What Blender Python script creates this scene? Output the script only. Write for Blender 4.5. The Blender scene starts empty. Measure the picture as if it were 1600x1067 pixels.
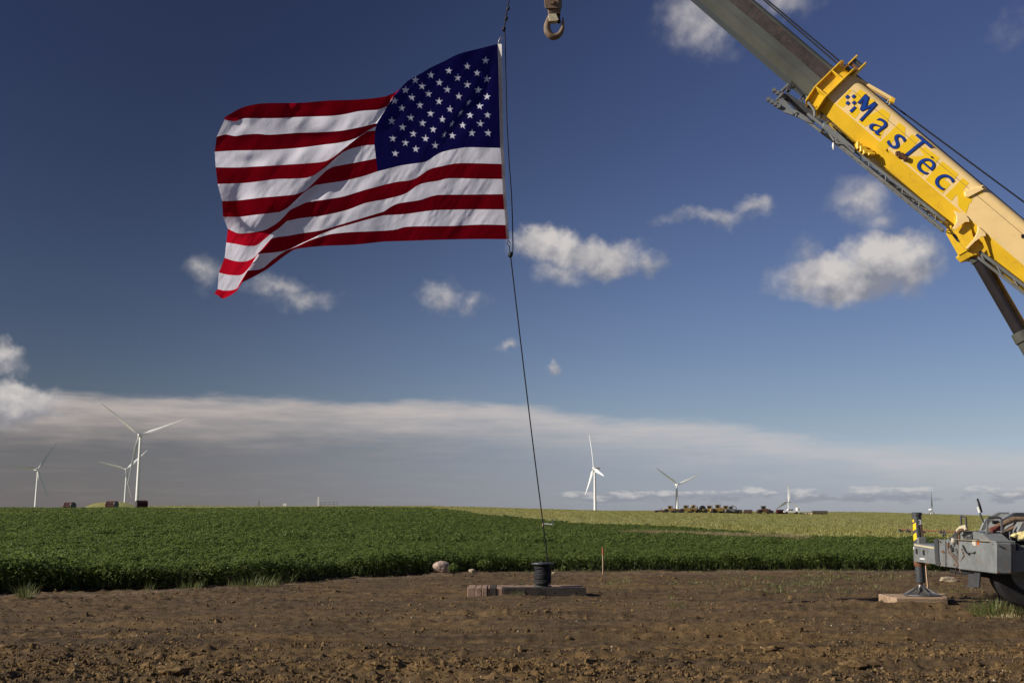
import bpy, bmesh, math, random
import numpy as np
from mathutils import Vector, Matrix
random.seed(7)
rng = np.random.default_rng(11)
S = bpy.context.scene
COL = S.collection
R = math.radians

# ------------------------------------------------------------------ camera
F, CX, CY, CZ, TH = 1700.0, 800.0, 533.5, 1.7, R(9.04)
cam = bpy.data.cameras.new("camera"); camo = bpy.data.objects.new("camera", cam); COL.objects.link(camo)
cam.sensor_width = 36; cam.lens = 36 * F / 1600; cam.clip_end = 30000; cam.clip_start = .1
camo.location = (0, 0, CZ); camo.rotation_euler = (math.pi / 2 + TH, 0, 0)
S.camera = camo
# ------------------------------------------------------------------ sun, exposure
SUN_EL, SUN_AZ = R(27), R(15)           # azimuth: how far the sun stands behind the picture plane, on the left
sdir = Vector((-math.cos(SUN_AZ) * math.cos(SUN_EL), -math.sin(SUN_AZ) * math.cos(SUN_EL), math.sin(SUN_EL)))
sl = bpy.data.lights.new("sun", 'SUN'); so = bpy.data.objects.new("sun", sl); COL.objects.link(so)
sl.energy = 5.0; sl.angle = R(.5); sl.color = (1, .915, .80)
so.rotation_euler = (-sdir).to_track_quat('-Z', 'Y').to_euler(); so.location = (-30, -20, 40)
S.view_settings.view_transform = 'Standard'; S.view_settings.look = 'None'
S.view_settings.exposure = .22; S.view_settings.gamma = 1
S.render.engine = 'CYCLES'
S.cycles.use_denoising = True
S.cycles.max_bounces = 6; S.cycles.diffuse_bounces = 3; S.cycles.transparent_max_bounces = 8
S.cycles.sample_clamp_indirect = 4


def px2azel(px, py):
    v = Vector(((px - CX) / F, math.cos(TH) + (py - CY) / F * math.sin(TH), math.sin(TH) - (py - CY) / F * math.cos(TH)))
    return math.atan2(v.x, v.y), math.atan2(v.z, math.hypot(v.x, v.y))


# ------------------------------------------------------------------ world
W = bpy.data.worlds.new("World"); S.world = W; W.use_nodes = True
nt = W.node_tree; nt.nodes.clear()


class NT:
    """tiny node helper"""
    def __init__(s, nt): s.nt = nt
    def n(s, t, **k):
        nd = s.nt.nodes.new(t)
        for a, b in k.items(): setattr(nd, a, b)
        return nd
    def set(s, sock, v):
        if isinstance(v, bpy.types.NodeSocket): s.nt.links.new(v, sock)
        elif v is not None: sock.default_value = v
    def m(s, op, a, b=None, c=None, clamp=False):
        nd = s.n('ShaderNodeMath', operation=op, use_clamp=clamp)
        s.set(nd.inputs[0], a)
        if b is not None: s.set(nd.inputs[1], b)
        if c is not None: s.set(nd.inputs[2], c)
        return nd.outputs[0]
    def ss(s, x, a, b):           # smoothstep
        nd = s.n('ShaderNodeMapRange', interpolation_type='SMOOTHSTEP')
        s.set(nd.inputs[0], x); s.set(nd.inputs[1], a); s.set(nd.inputs[2], b)
        return nd.outputs[0]
    def mix(s, f, a, b, mode='MIX'):
        nd = s.n('ShaderNodeMix', data_type='RGBA', blend_type=mode)
        s.set(nd.inputs[0], f)
        s.set(nd.inputs[6], a if not isinstance(a, tuple) else (*a, 1)[:4])
        s.set(nd.inputs[7], b if not isinstance(b, tuple) else (*b, 1)[:4])
        return nd.outputs[2]
    def noise(s, vec, scale, detail=4, rough=.5, dist=0):
        nd = s.n('ShaderNodeTexNoise'); s.set(nd.inputs['Vector'], vec)
        nd.inputs['Scale'].default_value = scale; nd.inputs['Detail'].default_value = detail
        nd.inputs['Roughness'].default_value = rough; nd.inputs['Distortion'].default_value = dist
        return nd.outputs[0]
    def comb(s, x, y, z=0.0):
        nd = s.n('ShaderNodeCombineXYZ'); s.set(nd.inputs[0], x); s.set(nd.inputs[1], y); s.set(nd.inputs[2], z)
        return nd.outputs[0]
    def bump(s, h, strength=.5, dist=.02, normal=None):
        nd = s.n('ShaderNodeBump'); nd.inputs['Strength'].default_value = strength
        nd.inputs['Distance'].default_value = dist; s.set(nd.inputs['Height'], h)
        if normal: s.set(nd.inputs['Normal'], normal)
        return nd.outputs[0]


w = NT(nt)
sky = w.n('ShaderNodeTexSky', sky_type='NISHITA', sun_disc=False)
sky.sun_elevation = SUN_EL
sky.sun_rotation = math.atan2(sdir.x, sdir.y)
sky.altitude = 400; sky.air_density = 1.0; sky.dust_density = .6; sky.ozone_density = 2.2
tc = w.n('ShaderNodeTexCoord'); sep = w.n('ShaderNodeSeparateXYZ'); nt.links.new(tc.outputs['Generated'], sep.inputs[0])
X, Y_, Z = sep.outputs
az = w.m('ARCTAN2', X, Y_)
el = w.m('ARCSINE', w.m('MINIMUM', w.m('MAXIMUM', Z, -1.0), 1.0))
# the air: polarised clear-sky darkening at right angles to the sun
dt = w.n('ShaderNodeVectorMath', operation='DOT_PRODUCT'); nt.links.new(tc.outputs['Generated'], dt.inputs[0]); dt.inputs[1].default_value = sdir
cosg = dt.outputs['Value']
pol = w.m('ADD', .43, w.m('MULTIPLY', w.ss(w.m('ABSOLUTE', w.m('SUBTRACT', cosg, .28)), .04, .62), .57))
hsv = w.n('ShaderNodeHueSaturation'); nt.links.new(sky.outputs[0], hsv.inputs['Color'])
hsv.inputs['Saturation'].default_value = 1.06; hsv.inputs['Value'].default_value = 1.0; hsv.inputs['Hue'].default_value = .512
SKYK = .0475
skyc = w.mix(1.0, hsv.outputs[0], w.comb(w.m('MULTIPLY', pol, w.m('ADD', SKYK * .98, w.m('MULTIPLY', w.ss(el, .42, .0), SKYK * .42))), w.m('MULTIPLY', pol, w.m('ADD', SKYK * .93, w.m('MULTIPLY', w.ss(el, .42, .0), SKYK * .42))), w.m('MULTIPLY', pol, w.m('ADD', SKYK * 1.12, w.m('ADD', w.m('MULTIPLY', w.ss(el, .40, .0), SKYK * .36), w.m('MULTIPLY', w.ss(el, .10, .0), SKYK * .40))))), 'MULTIPLY')
# --- clouds (all in direction space, going on round the whole horizon)
cv = w.comb(az, el, 0.0)
wob = w.n('ShaderNodeTexNoise'); nt.links.new(cv, wob.inputs['Vector']); wob.inputs['Scale'].default_value = 26; wob.inputs['Detail'].default_value = 5; wob.inputs['Roughness'].default_value = .6
wsub = w.n('ShaderNodeVectorMath', operation='SUBTRACT'); nt.links.new(wob.outputs['Color'], wsub.inputs[0]); wsub.inputs[1].default_value = (.5, .5, .5)
wsc = w.n('ShaderNodeVectorMath', operation='SCALE'); nt.links.new(wsub.outputs[0], wsc.inputs[0]); wsc.inputs['Scale'].default_value = .042
wad = w.n('ShaderNodeVectorMath', operation='ADD'); nt.links.new(cv, wad.inputs[0]); nt.links.new(wsc.outputs[0], wad.inputs[1])
cw = wad.outputs[0]
blobs = [  # px, py, rx, ry, density
    (860, 385, 85, 42, 1.0), (930, 402, 110, 42, 1.0), (1010, 412, 50, 30, .62), (880, 432, 80, 34, .5),
    (1320, 432, 140, 48, 1.0), (1385, 402, 92, 58, 1.15), (1430, 420, 60, 55, .8), (1260, 400, 60, 45, .42),
    (1110, 342, 130, 24, .52), (1180, 325, 50, 22, .5), (1350, 305, 75, 48, .52), (1370, 340, 50, 40, .45),
    (690, 462, 62, 36, .56), (735, 475, 45, 30, .5), (430, 450, 75, 30, .55), (470, 470, 90, 28, .5), (315, 425, 42, 44, .5),
    (20, 625, 95, 40, 1.05), (8, 565, 42, 34, .75), (60, 650, 80, 24, .6), (1085, 30, 95, 80, .5), (1120, 60, 60, 60, .45), (1230, 5, 90, 38, .5), (1580, 35, 50, 50, .30),
    (865, 576, 24, 18, .6), (795, 548, 26, 16, .45)]
field = None; vsh = None
for (bx, by, rx, ry, d) in blobs:
    a0, e0 = px2azel(bx, by); ra, re = rx / F / 1.0, ry / F
    mp = w.n('ShaderNodeMapping', vector_type='POINT'); nt.links.new(cw, mp.inputs[0])
    mp.inputs['Location'].default_value = (-a0 / ra, -e0 / re, 0); mp.inputs['Scale'].default_value = (1 / ra, 1 / re, 0)
    g = w.n('ShaderNodeTexGradient', gradient_type='SPHERICAL'); nt.links.new(mp.outputs[0], g.inputs[0])
    f = w.m('MULTIPLY', g.outputs['Fac'], d)
    field = f if field is None else w.m('MAXIMUM', field, f)
    sy = w.n('ShaderNodeSeparateXYZ'); nt.links.new(mp.outputs[0], sy.inputs[0])
    v_ = w.m('MULTIPLY', w.m('SUBTRACT', w.m('MULTIPLY', sy.outputs[1], .9), w.m('MULTIPLY', sy.outputs[0], .35)), f)
    vsh = v_ if vsh is None else w.m('ADD', vsh, v_)
# loose cumulus elsewhere in the sky, sparse like those in view
gen = w.noise(w.comb(w.m('MULTIPLY', az, 1.0), w.m('MULTIPLY', el, 2.2), 3.0), 5.0, 5, .55)
out = w.m('MAXIMUM', w.ss(w.m('ABSOLUTE', az), .47, .6), w.ss(el, .5, .62))
gen = w.m('MULTIPLY', w.m('MULTIPLY', w.ss(gen, .56, .76), out), w.m('MULTIPLY', w.ss(el, .08, .16), .8))
field = w.m('MAXIMUM', field, gen)
fn = w.noise(cv, 24.0, 6, .54)
fn2 = w.noise(w.comb(w.m('ADD', az, .006), w.m('SUBTRACT', el, .006), 0.0), 24.0, 6, .54)
dens = w.m('MULTIPLY', w.ss(w.m('ADD', field, w.m('MULTIPLY', w.m('SUBTRACT', fn, .5), .52)), .08, .66), w.ss(field, .0, .12))
# sun-side relief of the cloud
rel = w.m('MULTIPLY', w.m('SUBTRACT', fn, fn2), 2.6)
top = w.m('ADD', w.m('ADD', .45, rel), w.m('MULTIPLY', w.m('SUBTRACT', field, .35), .5), clamp=True)
top = w.m('ADD', top, w.m('MULTIPLY', vsh, 1.5), clamp=True)
ccol = w.mix(top, (.215, .22, .255), (.56, .525, .50))
# low cloud bank round the horizon, streaky
rag = w.noise(w.comb(w.m('MULTIPLY', az, 1.0), w.m('MULTIPLY', el, 5.0), 0.0), 8.0, 7, .6)
rag2 = w.noise(w.comb(w.m('MULTIPLY', az, 1.0), w.m('MULTIPLY', el, 9.0), 5.0), 14.0, 6, .6)
edge = w.m('SUBTRACT', .1035, w.m('MULTIPLY', w.m('MAXIMUM', w.m('ADD', az, .02), 0.0), .115))
edge = w.m('ADD', edge, w.m('MULTIPLY', w.m('SUBTRACT', rag, .5), .040))
hb = w.m('SUBTRACT', edge, el)
bank = w.ss(hb, -.004, .012)
veil = w.m('ADD', .62, w.m('MULTIPLY', w.ss(hb, .06, .004), .22))
veil = w.m('ADD', veil, w.m('MULTIPLY', w.m('SUBTRACT', rag2, .5), .55), clamp=True)
bank = w.m('MULTIPLY', bank, w.m('MULTIPLY', veil, w.ss(az, 1.25, -.15)))
bank = w.m('MULTIPLY', bank, 1.12, clamp=True)
brt = w.m('ADD', w.ss(hb, .055, .004), w.m('MULTIPLY', w.m('SUBTRACT', rag2, .5), .7), clamp=True)
bl = w.mix(brt, (.135, .122, .122), (.40, .355, .335)); br = w.mix(brt, (.255, .300, .375), (.45, .44, .455))
bcol = w.mix(w.ss(az, -.38, .30), bl, br)
# small cumulus line low over the horizon
lown = w.noise(w.comb(w.m('MULTIPLY', az, 1.0), w.m('MULTIPLY', el, 3.2), 9.0), 30.0, 6, .6)
lowm = w.m('MULTIPLY', w.ss(w.m('ABSOLUTE', w.m('SUBTRACT', el, .0165)), .0105, .0015), w.ss(az, -.02, .10))
low = w.m('MULTIPLY', w.ss(w.m('ADD', lown, w.m('MULTIPLY', w.m('SUBTRACT', lowm, 1.0), .25)), .38, .52), w.ss(lowm, .0, .35))
lowt = w.ss(w.m('ADD', w.m('SUBTRACT', el, .0165), w.m('MULTIPLY', w.m('SUBTRACT', lown, .5), .03)), -.001, .006)
lcol = w.mix(lowt, (.22, .235, .28), (.52, .505, .50))
c1 = w.mix(bank, skyc, bcol)
c2 = w.mix(w.m('MULTIPLY', low, .68), c1, lcol)
c3 = w.mix(w.m('MULTIPLY', dens, .92), c2, ccol)
# below the horizon: plain ground bounce colour
c4 = w.mix(w.ss(el, -.01, -.05), c3, (.06, .055, .04))
bg = w.n('ShaderNodeBackground'); nt.links.new(c4, bg.inputs[0]); bg.inputs[1].default_value = 1.0
wo = w.n('ShaderNodeOutputWorld'); nt.links.new(bg.outputs[0], wo.inputs[0])
W.cycles.sampling_method = 'MANUAL'; W.cycles.sample_map_resolution = 1024

# ------------------------------------------------------------------ geometry helpers
FW = Vector((0, math.cos(TH), math.sin(TH))); UP = Vector((0, -math.sin(TH), math.cos(TH)))


def ray(px, py): return FW + Vector((1, 0, 0)) * ((px - CX) / F) - UP * ((py - CY) / F)
def P(px, py, Y):
    r = ray(px, py); return Vector((0, 0, CZ)) + r * (Y / r.y)
def G(px, py, z=0.0):
    r = ray(px, py); return Vector((0, 0, CZ)) + r * ((z - CZ) / r.z)


def tag(o, label=None, cat=None, group=None, kind=None):
    if label: o['label'] = label
    if cat: o['category'] = cat
    if group: o['group'] = group
    if kind: o['kind'] = kind
    return o


def empty(name, loc=(0, 0, 0), rz=0, label=None, cat=None, group=None):
    o = bpy.data.objects.new(name, None); COL.objects.link(o); o.location = loc; o.rotation_euler = (0, 0, rz)
    o.empty_display_size = .2
    return tag(o, label, cat, group)


class MB:
    def __init__(s): s.v = []; s.f = []; s.fm = []; s.mi = 0
    def add(s, vs, fs):
        b = len(s.v); s.v += [tuple(v) for v in vs]; s.f += [tuple(b + i for i in f) for f in fs]; s.fm += [s.mi] * len(fs)
        return s
    def box(s, c, d, M=None):
        cx, cy, cz = c; dx, dy, dz = d[0] / 2, d[1] / 2, d[2] / 2
        vs = [Vector((cx + i * dx, cy + j * dy, cz + k * dz)) for i in (-1, 1) for j in (-1, 1) for k in (-1, 1)]
        if M is not None: vs = [M @ v for v in vs]
        return s.add(vs, [(0, 1, 3, 2), (4, 6, 7, 5), (0, 4, 5, 1), (2, 3, 7, 6), (0, 2, 6, 4), (1, 5, 7, 3)])
    def tube(s, pts, r, n=8, caps=True):
        pts = [Vector(p) for p in pts]; rs = r if isinstance(r, (list, tuple)) else [r] * len(pts)
        rings = []; up0 = None
        for i, p in enumerate(pts):
            t = (pts[min(i + 1, len(pts) - 1)] - pts[max(i - 1, 0)]).normalized()
            if up0 is None:
                a = Vector((0, 0, 1)) if abs(t.z) < .9 else Vector((1, 0, 0)); up0 = (a - t * a.dot(t)).normalized()
            else: up0 = (up0 - t * up0.dot(t)).normalized()
            b = t.cross(up0)
            rings.append([p + (up0 * math.cos(2 * math.pi * k / n) + b * math.sin(2 * math.pi * k / n)) * rs[i] for k in range(n)])
        vs = [v for rg in rings for v in rg]; fs = []
        for i in range(len(pts) - 1):
            for k in range(n):
                fs.append((i * n + k, i * n + (k + 1) % n, (i + 1) * n + (k + 1) % n, (i + 1) * n + k))
        if caps: fs += [tuple(range(n))[::-1], tuple((len(pts) - 1) * n + k for k in range(n))]
        return s.add(vs, fs)
    def prism(s, pts, off):           # closed polygon pts (3d), extruded by vector off
        n = len(pts); pts = [Vector(p) for p in pts]; off = Vector(off)
        return s.add(pts + [p + off for p in pts], [tuple(range(n))[::-1], tuple(range(n, 2 * n))] + [(i, (i + 1) % n, n + (i + 1) % n, n + i) for i in range(n)])
    def lathe(s, prof, c=(0, 0, 0), n=24, axis=Vector((0, 0, 1))):
        c = Vector(c); axis = Vector(axis).normalized(); a = Vector((1, 0, 0)) if abs(axis.x) < .9 else Vector((0, 1, 0))
        u = (a - axis * a.dot(axis)).normalized(); v = axis.cross(u)
        vs = [c + axis * h + (u * math.cos(2 * math.pi * k / n) + v * math.sin(2 * math.pi * k / n)) * max(r, 1e-4) for r, h in prof for k in range(n)]
        fs = [(i * n + k, i * n + (k + 1) % n, (i + 1) * n + (k + 1) % n, (i + 1) * n + k) for i in range(len(prof) - 1) for k in range(n)]
        return s.add(vs, fs)
    def mesh(s, name):
        m = bpy.data.meshes.new(name); m.from_pydata(s.v, [], s.f); m.update(); return m
    def build(s, name, mats, parent=None, smooth=False, bevel=0, loc=None, angle=40):
        m = s.mesh(name)
        if not isinstance(mats, (list, tuple)): mats = [mats]
        for q in mats: m.materials.append(q)
        if len(mats) > 1: m.polygons.foreach_set('material_index', s.fm)
        bm = bmesh.new(); bm.from_mesh(m)
        bmesh.ops.recalc_face_normals(bm, faces=bm.faces)
        if bevel:
            es = [e for e in bm.edges if len(e.link_faces) == 2 and e.calc_face_angle(0) > .5]
            bmesh.ops.bevel(bm, geom=es, offset=bevel, segments=1, affect='EDGES', profile=.7, clamp_overlap=True)
        bm.to_mesh(m); bm.free()
        if smooth: m.shade_smooth(); m.set_sharp_from_angle(angle=R(angle))
        o = bpy.data.objects.new(name, m); COL.objects.link(o)
        if parent is not None:
            o.parent = parent
            if loc is None:          # geometry is given in world coordinates
                o.matrix_parent_inverse = parent_world(parent).inverted()
        if loc is not None: o.location = loc
        return o


def parent_world(p):
    M = Matrix.LocRotScale(p.location, p.rotation_euler, p.scale)
    return (parent_world(p.parent) @ p.matrix_parent_inverse @ M) if p.parent else M


def copy_tree(o, parent=None):
    c = o.copy(); COL.objects.link(c); c.parent = parent
    for ch in [x for x in bpy.data.objects if x.parent == o]: copy_tree(ch, c)
    return c


# ------------------------------------------------------------------ materials
def newmat(name):
    m = bpy.data.materials.new(name); m.use_nodes = True; t = m.node_tree
    b = t.nodes['Principled BSDF']; return m, NT(t), b


def coords(h, kind='Object'):
    t = h.n('ShaderNodeTexCoord'); return t.outputs[kind]


def worldpos(h): return h.n('ShaderNodeNewGeometry').outputs['Position']


def mat(name, col, rough=.6, metal=0, var=.25, scale=6, dirt=None, dirt_amt=.35, bump=.2, bscale=40, bdist=.004, spec=.5, streak=None):
    m, h, b = newmat(name)
    p = worldpos(h)
    n = h.noise(p, scale, 5, .6)
    f = h.ss(n, .3, .7)
    c = h.mix(f, tuple(x * (1 - var) for x in col), tuple(min(1, x * (1 + var * .6)) for x in col))
    if dirt:
        n2 = h.noise(p, scale * 2.7, 8, .72)
        c = h.mix(h.m('MULTIPLY', h.ss(n2, .5, .66), dirt_amt), c, dirt)
    h.set(b.inputs['Base Color'], c)
    b.inputs['Metallic'].default_value = metal
    h.set(b.inputs['Roughness'], h.m('ADD', rough - .08, h.m('MULTIPLY', n, .16)))
    b.inputs['Specular IOR Level'].default_value = spec
    if bump: h.set(b.inputs['Normal'], h.bump(h.noise(p, bscale, 4, .6), bump, bdist))
    return m


def cloth(name, col, trans=.42, weave=True):
    m, h, b = newmat(name); t = m.node_tree
    p = coords(h)
    n = h.noise(p, 2.5, 5, .6)
    c = h.mix(n, tuple(x * .88 for x in col), col)
    nb = h.bump(h.m('ADD', h.noise(p, 9, 6, .7), h.m('MULTIPLY', h.noise(p, 160, 2, .5), .12)), .28, .03)
    h.set(b.inputs['Base Color'], c); b.inputs['Roughness'].default_value = .7
    b.inputs['Specular IOR Level'].default_value = 0
    b.inputs['Sheen Weight'].default_value = 0
    h.set(b.inputs['Normal'], nb)
    tr = h.n('ShaderNodeBsdfTranslucent'); h.set(tr.inputs[0], c); h.set(tr.inputs[1], nb)
    mx = h.n('ShaderNodeMixShader'); mx.inputs[0].default_value = trans
    t.links.new(b.outputs[0], mx.inputs[1]); t.links.new(tr.outputs[0], mx.inputs[2])
    t.links.new(mx.outputs[0], t.nodes['Material Output'].inputs[0])
    return m


M = {}
M['red'] = cloth('red_nylon', (.36, .004, .016), .17)
M['white'] = cloth('white_nylon', (.90, .89, 1.0), .55)
M['blue'] = cloth('blue_nylon', (.017, .015, .15), .14)
M['star'] = cloth('white_star_cloth', (.82, .82, .95), .48)
M['canvas'] = cloth('heading_canvas', (.85, .83, .80), .45)
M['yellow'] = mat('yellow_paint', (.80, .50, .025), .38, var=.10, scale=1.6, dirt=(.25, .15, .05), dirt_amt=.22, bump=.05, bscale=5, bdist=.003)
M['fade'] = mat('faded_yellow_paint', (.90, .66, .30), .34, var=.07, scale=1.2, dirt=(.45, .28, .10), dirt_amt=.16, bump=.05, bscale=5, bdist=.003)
M['ghost'] = mat('unfaded_yellow_paint', (.88, .57, .014), .38, var=.06, scale=2, bump=.03, bscale=5, bdist=.002)
M['ltblue'] = mat('blue_decal', (.008, .050, .30), .35, var=.12, scale=5, bump=0)
M['navy'] = mat('navy_decal_edge', (.006, .010, .05), .35, var=.1, scale=5, bump=0)
M['greyboom'] = mat('grey_boom_paint', (.084, .090, .078), .36, var=.22, scale=1.1, dirt=(.06, .058, .046), dirt_amt=.4, bump=.08, bscale=7, bdist=.003)
M['grey'] = mat('grey_machine_paint', (.170, .184, .187), .48, var=.2, scale=3, dirt=(.16, .115, .07), dirt_amt=.55, bump=.18, bscale=30)
M['dgrey'] = mat('dark_grey_paint', (.05, .055, .06), .45, var=.25, scale=3, dirt=(.11, .085, .06), dirt_amt=.5, bump=.15, bscale=30)
M['black'] = mat('black_rubber', (.012, .012, .013), .75, var=.3, scale=8, dirt=(.06, .045, .03), dirt_amt=.3, bump=.3, bscale=40)
M['rope'] = mat('black_rope', (.010, .011, .014), .8, var=.3, scale=30, bump=.6, bscale=150)
M['steel'] = mat('bare_steel', (.30, .29, .28), .32, metal=.8, var=.2, scale=6, dirt=(.14, .08, .05), dirt_amt=.4, bump=.1)
M['rod'] = mat('dark_polished_cylinder', (.055, .048, .052), .22, metal=.6, var=.15, scale=3, bump=.03)
M['rust'] = mat('rusty_steel', (.17, .075, .035), .75, var=.4, scale=20, dirt=(.05, .03, .02), dirt_amt=.6, bump=.4, bscale=60)
M['turbine'] = mat('white_turbine_paint', (.80, .80, .79), .5, var=.03, scale=.02, bump=0)
M['bladegrey'] = mat('pale_blade_paint', (.72, .72, .71), .5, var=.03, scale=.02, bump=0)
M['hookblk'] = mat('weathered_hook_block', (.20, .135, .085), .7, var=.35, scale=14, dirt=(.06, .035, .02), dirt_amt=.7, bump=.35, bscale=70)
M['wear'] = mat('cream_chipped_paint', (.60, .53, .36), .6, var=.2, scale=24, dirt=(.12, .06, .03), dirt_amt=.7, bump=.3, bscale=60)
M['whitep'] = mat('white_paint', (.72, .72, .70), .4, var=.08, scale=2, dirt=(.35, .3, .24), dirt_amt=.25, bump=.03)
M['glass'] = mat('dark_window_glass', (.03, .04, .05), .1, var=.1, scale=2, bump=0)
M['drum'] = mat('dark_red_drum_paint', (.085, .012, .014), .55, var=.3, scale=1.5, dirt=(.02, .012, .01), dirt_amt=.5, bump=.1, bscale=8)
M['machy'] = mat('weathered_machine_yellow', (.36, .23, .06), .6, var=.35, scale=2.2, dirt=(.10, .06, .03), dirt_amt=.7, bump=.2, bscale=8)
M['machr'] = mat('machine_red', (.14, .065, .038), .6, var=.3, scale=2, dirt=(.05, .02, .02), dirt_amt=.5, bump=.1)
M['lens'] = mat('clear_lamp_lens', (.62, .58, .45), .15, var=.2, scale=40, bump=.1)
M['amber'] = mat('amber_marker_lens', (.55, .10, .015), .2, var=.2, scale=40, bump=.1)
M['orange'] = mat('orange_spray_paint', (.72, .17, .085), .7, var=.25, scale=30, bump=.1)
M['lath'] = mat('pale_lath_wood', (.60, .42, .26), .8, var=.2, scale=20, bump=.3, bscale=80)
M['rock'] = mat('pinkish_fieldstone', (.40, .30, .235), .85, var=.35, scale=9, dirt=(.16, .10, .07), dirt_amt=.7, bump=.8, bscale=26, bdist=.02)
M['palerock'] = mat('pale_limestone', (.42, .34, .23), .85, var=.3, scale=9, dirt=(.2, .14, .09), dirt_amt=.6, bump=.8, bscale=26, bdist=.02)
M['rag'] = mat('pale_yellow_cloth', (.68, .58, .26), .8, var=.2, scale=12, bump=.5, bscale=14, bdist=.03)
M['strap'] = mat('dark_red_strap', (.14, .03, .03), .8, var=.3, scale=20)
M['hose'] = mat('rusty_brown_hose', (.12, .07, .045), .7, var=.4, scale=20, bump=.3)


def woodmat(name, c1, c2, dark, stain=.6):
    m, h, b = newmat(name); p = coords(h)
    mp = h.n('ShaderNodeMapping'); h.set(mp.inputs[0], p); mp.inputs['Scale'].default_value = (1.2, 14, 14)
    g = h.noise(mp.outputs[0], 3.0, 6, .65, .4)
    c = h.mix(h.ss(g, .3, .7), c1, c2)
    s = h.ss(h.noise(p, 3.2, 6, .7), .48, .60)
    c = h.mix(h.m('MULTIPLY', s, stain), c, dark)
    h.set(b.inputs['Base Color'], c); b.inputs['Roughness'].default_value = .85
    h.set(b.inputs['Normal'], h.bump(g, .7, .012))
    return m


M['timber'] = woodmat('worn_red_brown_timber', (.28, .175, .125), (.36, .25, .18), (.10, .065, .045), .6)
M['darktimber'] = woodmat('near_black_timber', (.030, .023, .019), (.055, .043, .036), (.010, .008, .008), .8)  # much darker wood tone than the other timbers
M['browntimber'] = woodmat('brown_timber', (.30, .20, .12), (.42, .30, .20), (.12, .075, .045), .5)


def foliage(name, c1, c2, c3, trans=.35, rough=.55, wscale=.25):
    m, h, b = newmat(name); t = m.node_tree
    oi = h.n('ShaderNodeObjectInfo'); g = h.n('ShaderNodeNewGeometry')
    n = h.noise(g.outputs['Position'], wscale, 4, .6)
    r = g.outputs['Random Per Island']
    c = h.mix(oi.outputs['Random'], c1, c2)
    c = h.mix(h.ss(h.m('ADD', h.m('MULTIPLY', n, .8), h.m('MULTIPLY', r, .35)), .42, .85), c, c3)
    h.set(b.inputs['Base Color'], c); b.inputs['Roughness'].default_value = rough
    b.inputs['Specular IOR Level'].default_value = .45
    tr = h.n('ShaderNodeBsdfTranslucent'); h.set(tr.inputs[0], h.mix(.35, c, tuple(min(1, x * 2.2) for x in c3)))
    mx = h.n('ShaderNodeMixShader'); mx.inputs[0].default_value = trans
    t.links.new(b.outputs[0], mx.inputs[1]); t.links.new(tr.outputs[0], mx.inputs[2])
    t.links.new(mx.outputs[0], t.nodes['Material Output'].inputs[0])
    return m


M['leaf'] = foliage('soy_leaf', (.070, .110, .020), (.098, .142, .027), (.150, .195, .048), .42)
M['weed'] = foliage('weed_blade', (.07, .11, .025), (.12, .15, .04), (.20, .19, .07), .3)
M['drygrass'] = foliage('dry_meadow_grass', (.19, .21, .055), (.27, .255, .07), (.35, .305, .11), .32, wscale=.06)
M['tan'] = foliage('tan_dry_stalks', (.20, .17, .075), (.26, .21, .10), (.33, .27, .14), .25, wscale=.3)

# ------------------------------------------------------------------ terrain
def hsh(ix, iy, seed):
    h = (ix.astype(np.int64) * 374761393 + iy.astype(np.int64) * 668265263 + seed * 982451653) & 0xFFFFFFFF
    h = ((h ^ (h >> 13)) * 1274126177) & 0xFFFFFFFF
    return ((h ^ (h >> 16)) & 0xFFFFFF) / float(0xFFFFFF)


def vn(x, y, seed=0):
    x = np.asarray(x, float); y = np.asarray(y, float)
    ix = np.floor(x); iy = np.floor(y); fx = x - ix; fy = y - iy
    fx = fx * fx * (3 - 2 * fx); fy = fy * fy * (3 - 2 * fy)
    a = hsh(ix, iy, seed); b = hsh(ix + 1, iy, seed); c = hsh(ix, iy + 1, seed); d = hsh(ix + 1, iy + 1, seed)
    return (a * (1 - fx) + b * fx) * (1 - fy) + (c * (1 - fx) + d * fx) * fy


TY = np.array([0, 30, 60, 100, 150, 220, 320, 420, 600, 1200, 6000.])
TP = np.array([-1500, 0, 280, 650, 1000, 1290, 1600, 3200.])
TZ = np.array([[0, 0, .28, 1.0, 1.6, 1.95, 2.7, 2.9, 2.5, -4, -6],
               [0, 0, .28, 1.0, 1.6, 2.0, 2.95, 3.1, 2.5, -4, -6],
               [0, 0, .28, 1.05, 1.7, 2.25, 3.9, 5.0, 4.5, -4, -6],
               [0, 0, .25, 1.0, 1.85, 2.6, 3.8, 4.8, 4, -4, -6],
               [0, 0, 0, .2, .9, 1.5, 2.3, 3.1, 2.6, -4, -6],
               [0, 0, 0, .1, .5, 1.0, 1.8, 2.7, 2.4, -4, -6],
               [0, 0, -.1, -.1, 0, .3, .8, 1.25, 1, -4, -6],
               [0, 0, -.1, -.1, 0, .3, .6, 1.0, 1, -4, -6.]])


def sinterp(x, xs, ys):      # piecewise with monotone cubic hermite
    d = np.diff(ys) / np.diff(xs)
    m = np.zeros(len(xs)); m[0] = d[0]; m[-1] = d[-1]
    for i in range(1, len(xs) - 1):
        m[i] = 0 if d[i - 1] * d[i] <= 0 else 2 * d[i - 1] * d[i] / (d[i - 1] + d[i])
    x = np.clip(x, xs[0], xs[-1]); i = np.clip(np.searchsorted(xs, x) - 1, 0, len(xs) - 2)
    h = xs[i + 1] - xs[i]; t = (x - xs[i]) / h
    return ((2 * t**3 - 3 * t**2 + 1) * ys[i] + (t**3 - 2 * t**2 + t) * h * m[i] + (-2 * t**3 + 3 * t**2) * ys[i + 1] + (t**3 - t**2) * h * m[i + 1])


def pxof(x, y): return CX + x / np.maximum(y, 5.0) * F / .9876


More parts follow.
